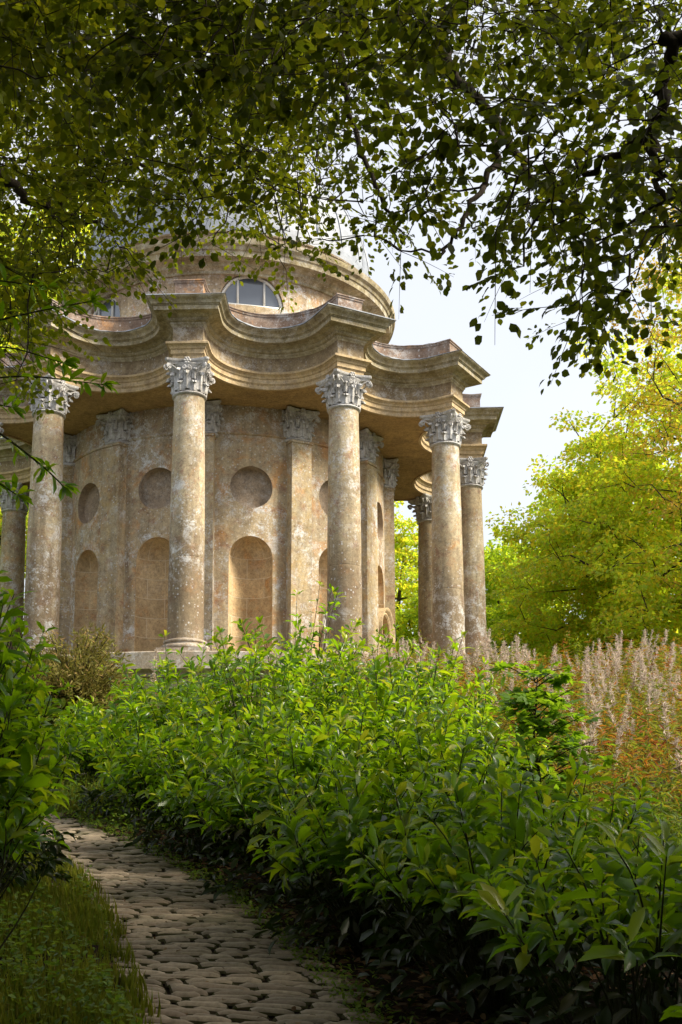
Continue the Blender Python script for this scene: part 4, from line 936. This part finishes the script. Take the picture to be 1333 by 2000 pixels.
# the leafy mass between the plumes that no one could count
A = Acc()
def mass(nst, cond, h0, h1, nl, Lr, wf, seed, x0, x1, y0, y1):
    """leafy stems standing side by side, in clumps of differing height"""
    rg = np.random.default_rng(seed); x = rg.uniform(x0, x1, nst); y = rg.uniform(y0, y1, nst); ok = cond(x, y); x, y = x[ok], y[ok]; n0 = len(x)
    cl = .5+.5*np.sin(x*2.9+1.7*np.sin(y*1.3))*np.sin(y*2.3+1.3*np.sin(x*1.9)); hh = (h0+(h1-h0)*cl)*rg.uniform(.7, 1.1, n0); ln = rg.normal(size=(n0, 2))*.14
    i_ = np.repeat(np.arange(n0), nl); n_ = len(i_); q = rg.uniform(.08, 1, n_)**.6
    P_ = np.stack([x[i_]+ln[i_, 0]*q**2, y[i_]+ln[i_, 1]*q**2, ground(x, y)[i_]+hh[i_]*q], -1); ga = rg.uniform(0, 2*pi, n_)
    ax = norm(np.stack([np.cos(ga), np.sin(ga), rg.uniform(-.7, .7, n_)+.6*(q > .9)], -1)); L_ = rg.uniform(*Lr, n_)*(1.15-.5*q)
    leaves(A, P_, ax, norm(np.array([0, 0, 1.])+rg.normal(size=(n_, 3))*.5), L_, L_*wf, 'lance', 0, 1.6)
def cond_h(x, y):
    p_ = 610+2200*x/y; lo = np.interp(y, [8, 10, 13, 14.5, 19], [1110, 1040, 960, 690, 640]); return (p_ > lo) & (p_ < 1600) & ((x-CX)**2+(y-CY)**2 > 7.0**2)
mass(3600, cond_h, .65, 1.28, 32, (.09, .16), .17, 1, -2, 11, 8.0, 20.5)
tag(A.build('willowherb_undergrowth', M['herb']), 'tangle of green, yellow and rust red willowherb leaves filling the slope on the right', 'undergrowth', kind='stuff')
A = Acc(); mass(900, lambda x, y: ((610+2200*x/y) > 1080) & (y > 6.2), .2, .9, 30, (.05, .11), .24, 2, 1, 7, 6.0, 9.5)
mass(1600, lambda x, y: ((x-CX)**2+(y-CY)**2 > 6.85**2) & (path_dist(x, y) > .3), .2, .7, 26, (.05, .10), .22, 3, -9, 3.5, 13.2, 21)
tag(A.build('meadow_growth', M['weed']), 'low green growth covering the slope below the podium', 'undergrowth', kind='stuff')

# ------------------------------------------------------------------ left bank, verges and litter
def blades(A, x, y, h0, h1, rg, w=.006, m=0):
    n_ = len(x); z = gz(x, y)-.01; d = rv(rg, n_)*np.array([1, 1, 0]); L_ = rg.uniform(h0, h1, n_)
    leaves(A, np.stack([x, y, z], -1), norm(d*.55+np.array([0, 0, 1.])), norm(d+rg.normal(size=(n_, 3))*.2), L_, w*rg.uniform(.7, 1.4, n_), 'lance', m, 2.2)
rg = np.random.default_rng(66); A = Acc()
n_ = 70000; y = rg.uniform(3.2, 11.5, n_); x = np.interp(y, PL[:, 1], PL[:, 0])-rg.uniform(-.08, 2.2, n_)
ok = (rg.uniform(size=n_) < .12+.88*np.clip(.5+.9*np.sin(x*9+2*np.sin(y*5))*np.sin(y*8+1.5*np.sin(x*6)), 0, 1)) ; blades(A, x[ok], y[ok], .03, .15, rg)
n_ = 9000; y = rg.uniform(10.8, 17, n_); x = rg.uniform(-6, -1.2, n_); ok = path_dist(x, y) > .02; blades(A, x[ok], y[ok], .08, .28, rg)
tag(A.build('bank_grass', M['grass']), 'fine rough grass on the bank left of the cobbles', 'grass', kind='stuff')
A = Acc(); n_ = 22000; y = rg.uniform(3.4, 11, n_); x = np.interp(y, PL[:, 1], PL[:, 0])-rg.uniform(.0, 1.9, n_)
cl_ = np.sin(x*5+1)*np.sin(y*4) > -.2; x, y = x[cl_], y[cl_]; n_ = len(x)
leaves(A, np.stack([x, y, gz(x, y)+rg.uniform(.02, .30, n_)*(.55+.45*np.sin(x*7+y*3))], -1), norm(rg.normal(size=(n_, 3))*[1, 1, .4]), norm(np.array([0, 0, 1.])+rg.normal(size=(n_, 3))*.4), rg.uniform(.02, .05, n_), rg.uniform(.012, .03, n_), 'ovate')
n_ = 3000; y = rg.uniform(3.6, 11.2, n_); x = np.interp(y, PR[:, 1], PR[:, 0])+np.abs(rg.normal(size=n_))*.13-.04
leaves(A, np.stack([x, y, ground(x, y)+rg.uniform(.0, .08, n_)], -1), norm(rg.normal(size=(n_, 3))*[1, 1, .5]+np.array([0, 0, .3])), norm(np.array([0, 0, 1.])+rg.normal(size=(n_, 3))*.4), rg.uniform(.015, .045, n_), rg.uniform(.008, .02, n_), 'ovate')
n_ = 6000; y = rg.uniform(10.0, 12.6, n_); x = rg.uniform(-3.6, -1.1, n_); ok = path_dist(x, y) > .0; x, y = x[ok], y[ok]; n_ = len(x)
leaves(A, np.stack([x, y, ground(x, y)+rg.uniform(.0, .22, n_)], -1), norm(rg.normal(size=(n_, 3))*[1, 1, .5]+np.array([0, 0, .3])), norm(np.array([0, 0, 1.])+rg.normal(size=(n_, 3))*.4), rg.uniform(.025, .06, n_), rg.uniform(.012, .03, n_), 'ovate')
tag(A.build('ground_weeds', M['weed']), 'small leafy weeds along both edges of the cobbled path', 'weeds', kind='stuff')
A = Acc(); n_ = 2600; y = rg.uniform(3.2, 11, n_); x = (np.interp(y, PL[:, 1], PL[:, 0])+np.interp(y, PR[:, 1], PR[:, 0]))/2+rg.normal(size=n_)*.75
pin = path_dist(x, y) < 0; ok = ~pin | (rg.uniform(size=n_) < .12); x, y = x[ok], y[ok]; n_ = len(x)
leaves(A, np.stack([x, y, gz(x, y)+.018+rg.uniform(0, .012, n_)], -1), norm(rg.normal(size=(n_, 3))*[1, 1, .12]), norm(np.array([0, 0, 1.])+rg.normal(size=(n_, 3))*.25), rg.uniform(.02, .055, n_), rg.uniform(.012, .032, n_), 'ovate')
n_ = 5000; y = rg.uniform(3.2, 11, n_); x = np.interp(y, PR[:, 1], PR[:, 0])+rg.uniform(.05, 2.2, n_)
leaves(A, np.stack([x, y, gz(x, y)+.02+rg.uniform(0, .02, n_)], -1), norm(rg.normal(size=(n_, 3))*[1, 1, .15]), norm(np.array([0, 0, 1.])+rg.normal(size=(n_, 3))*.3), rg.uniform(.04, .09, n_), rg.uniform(.02, .05, n_), 'ovate')
tag(A.build('leaf_litter', M['dead']), 'brown fallen leaves scattered on the cobbles and under the laurels', 'leaf litter', kind='stuff')
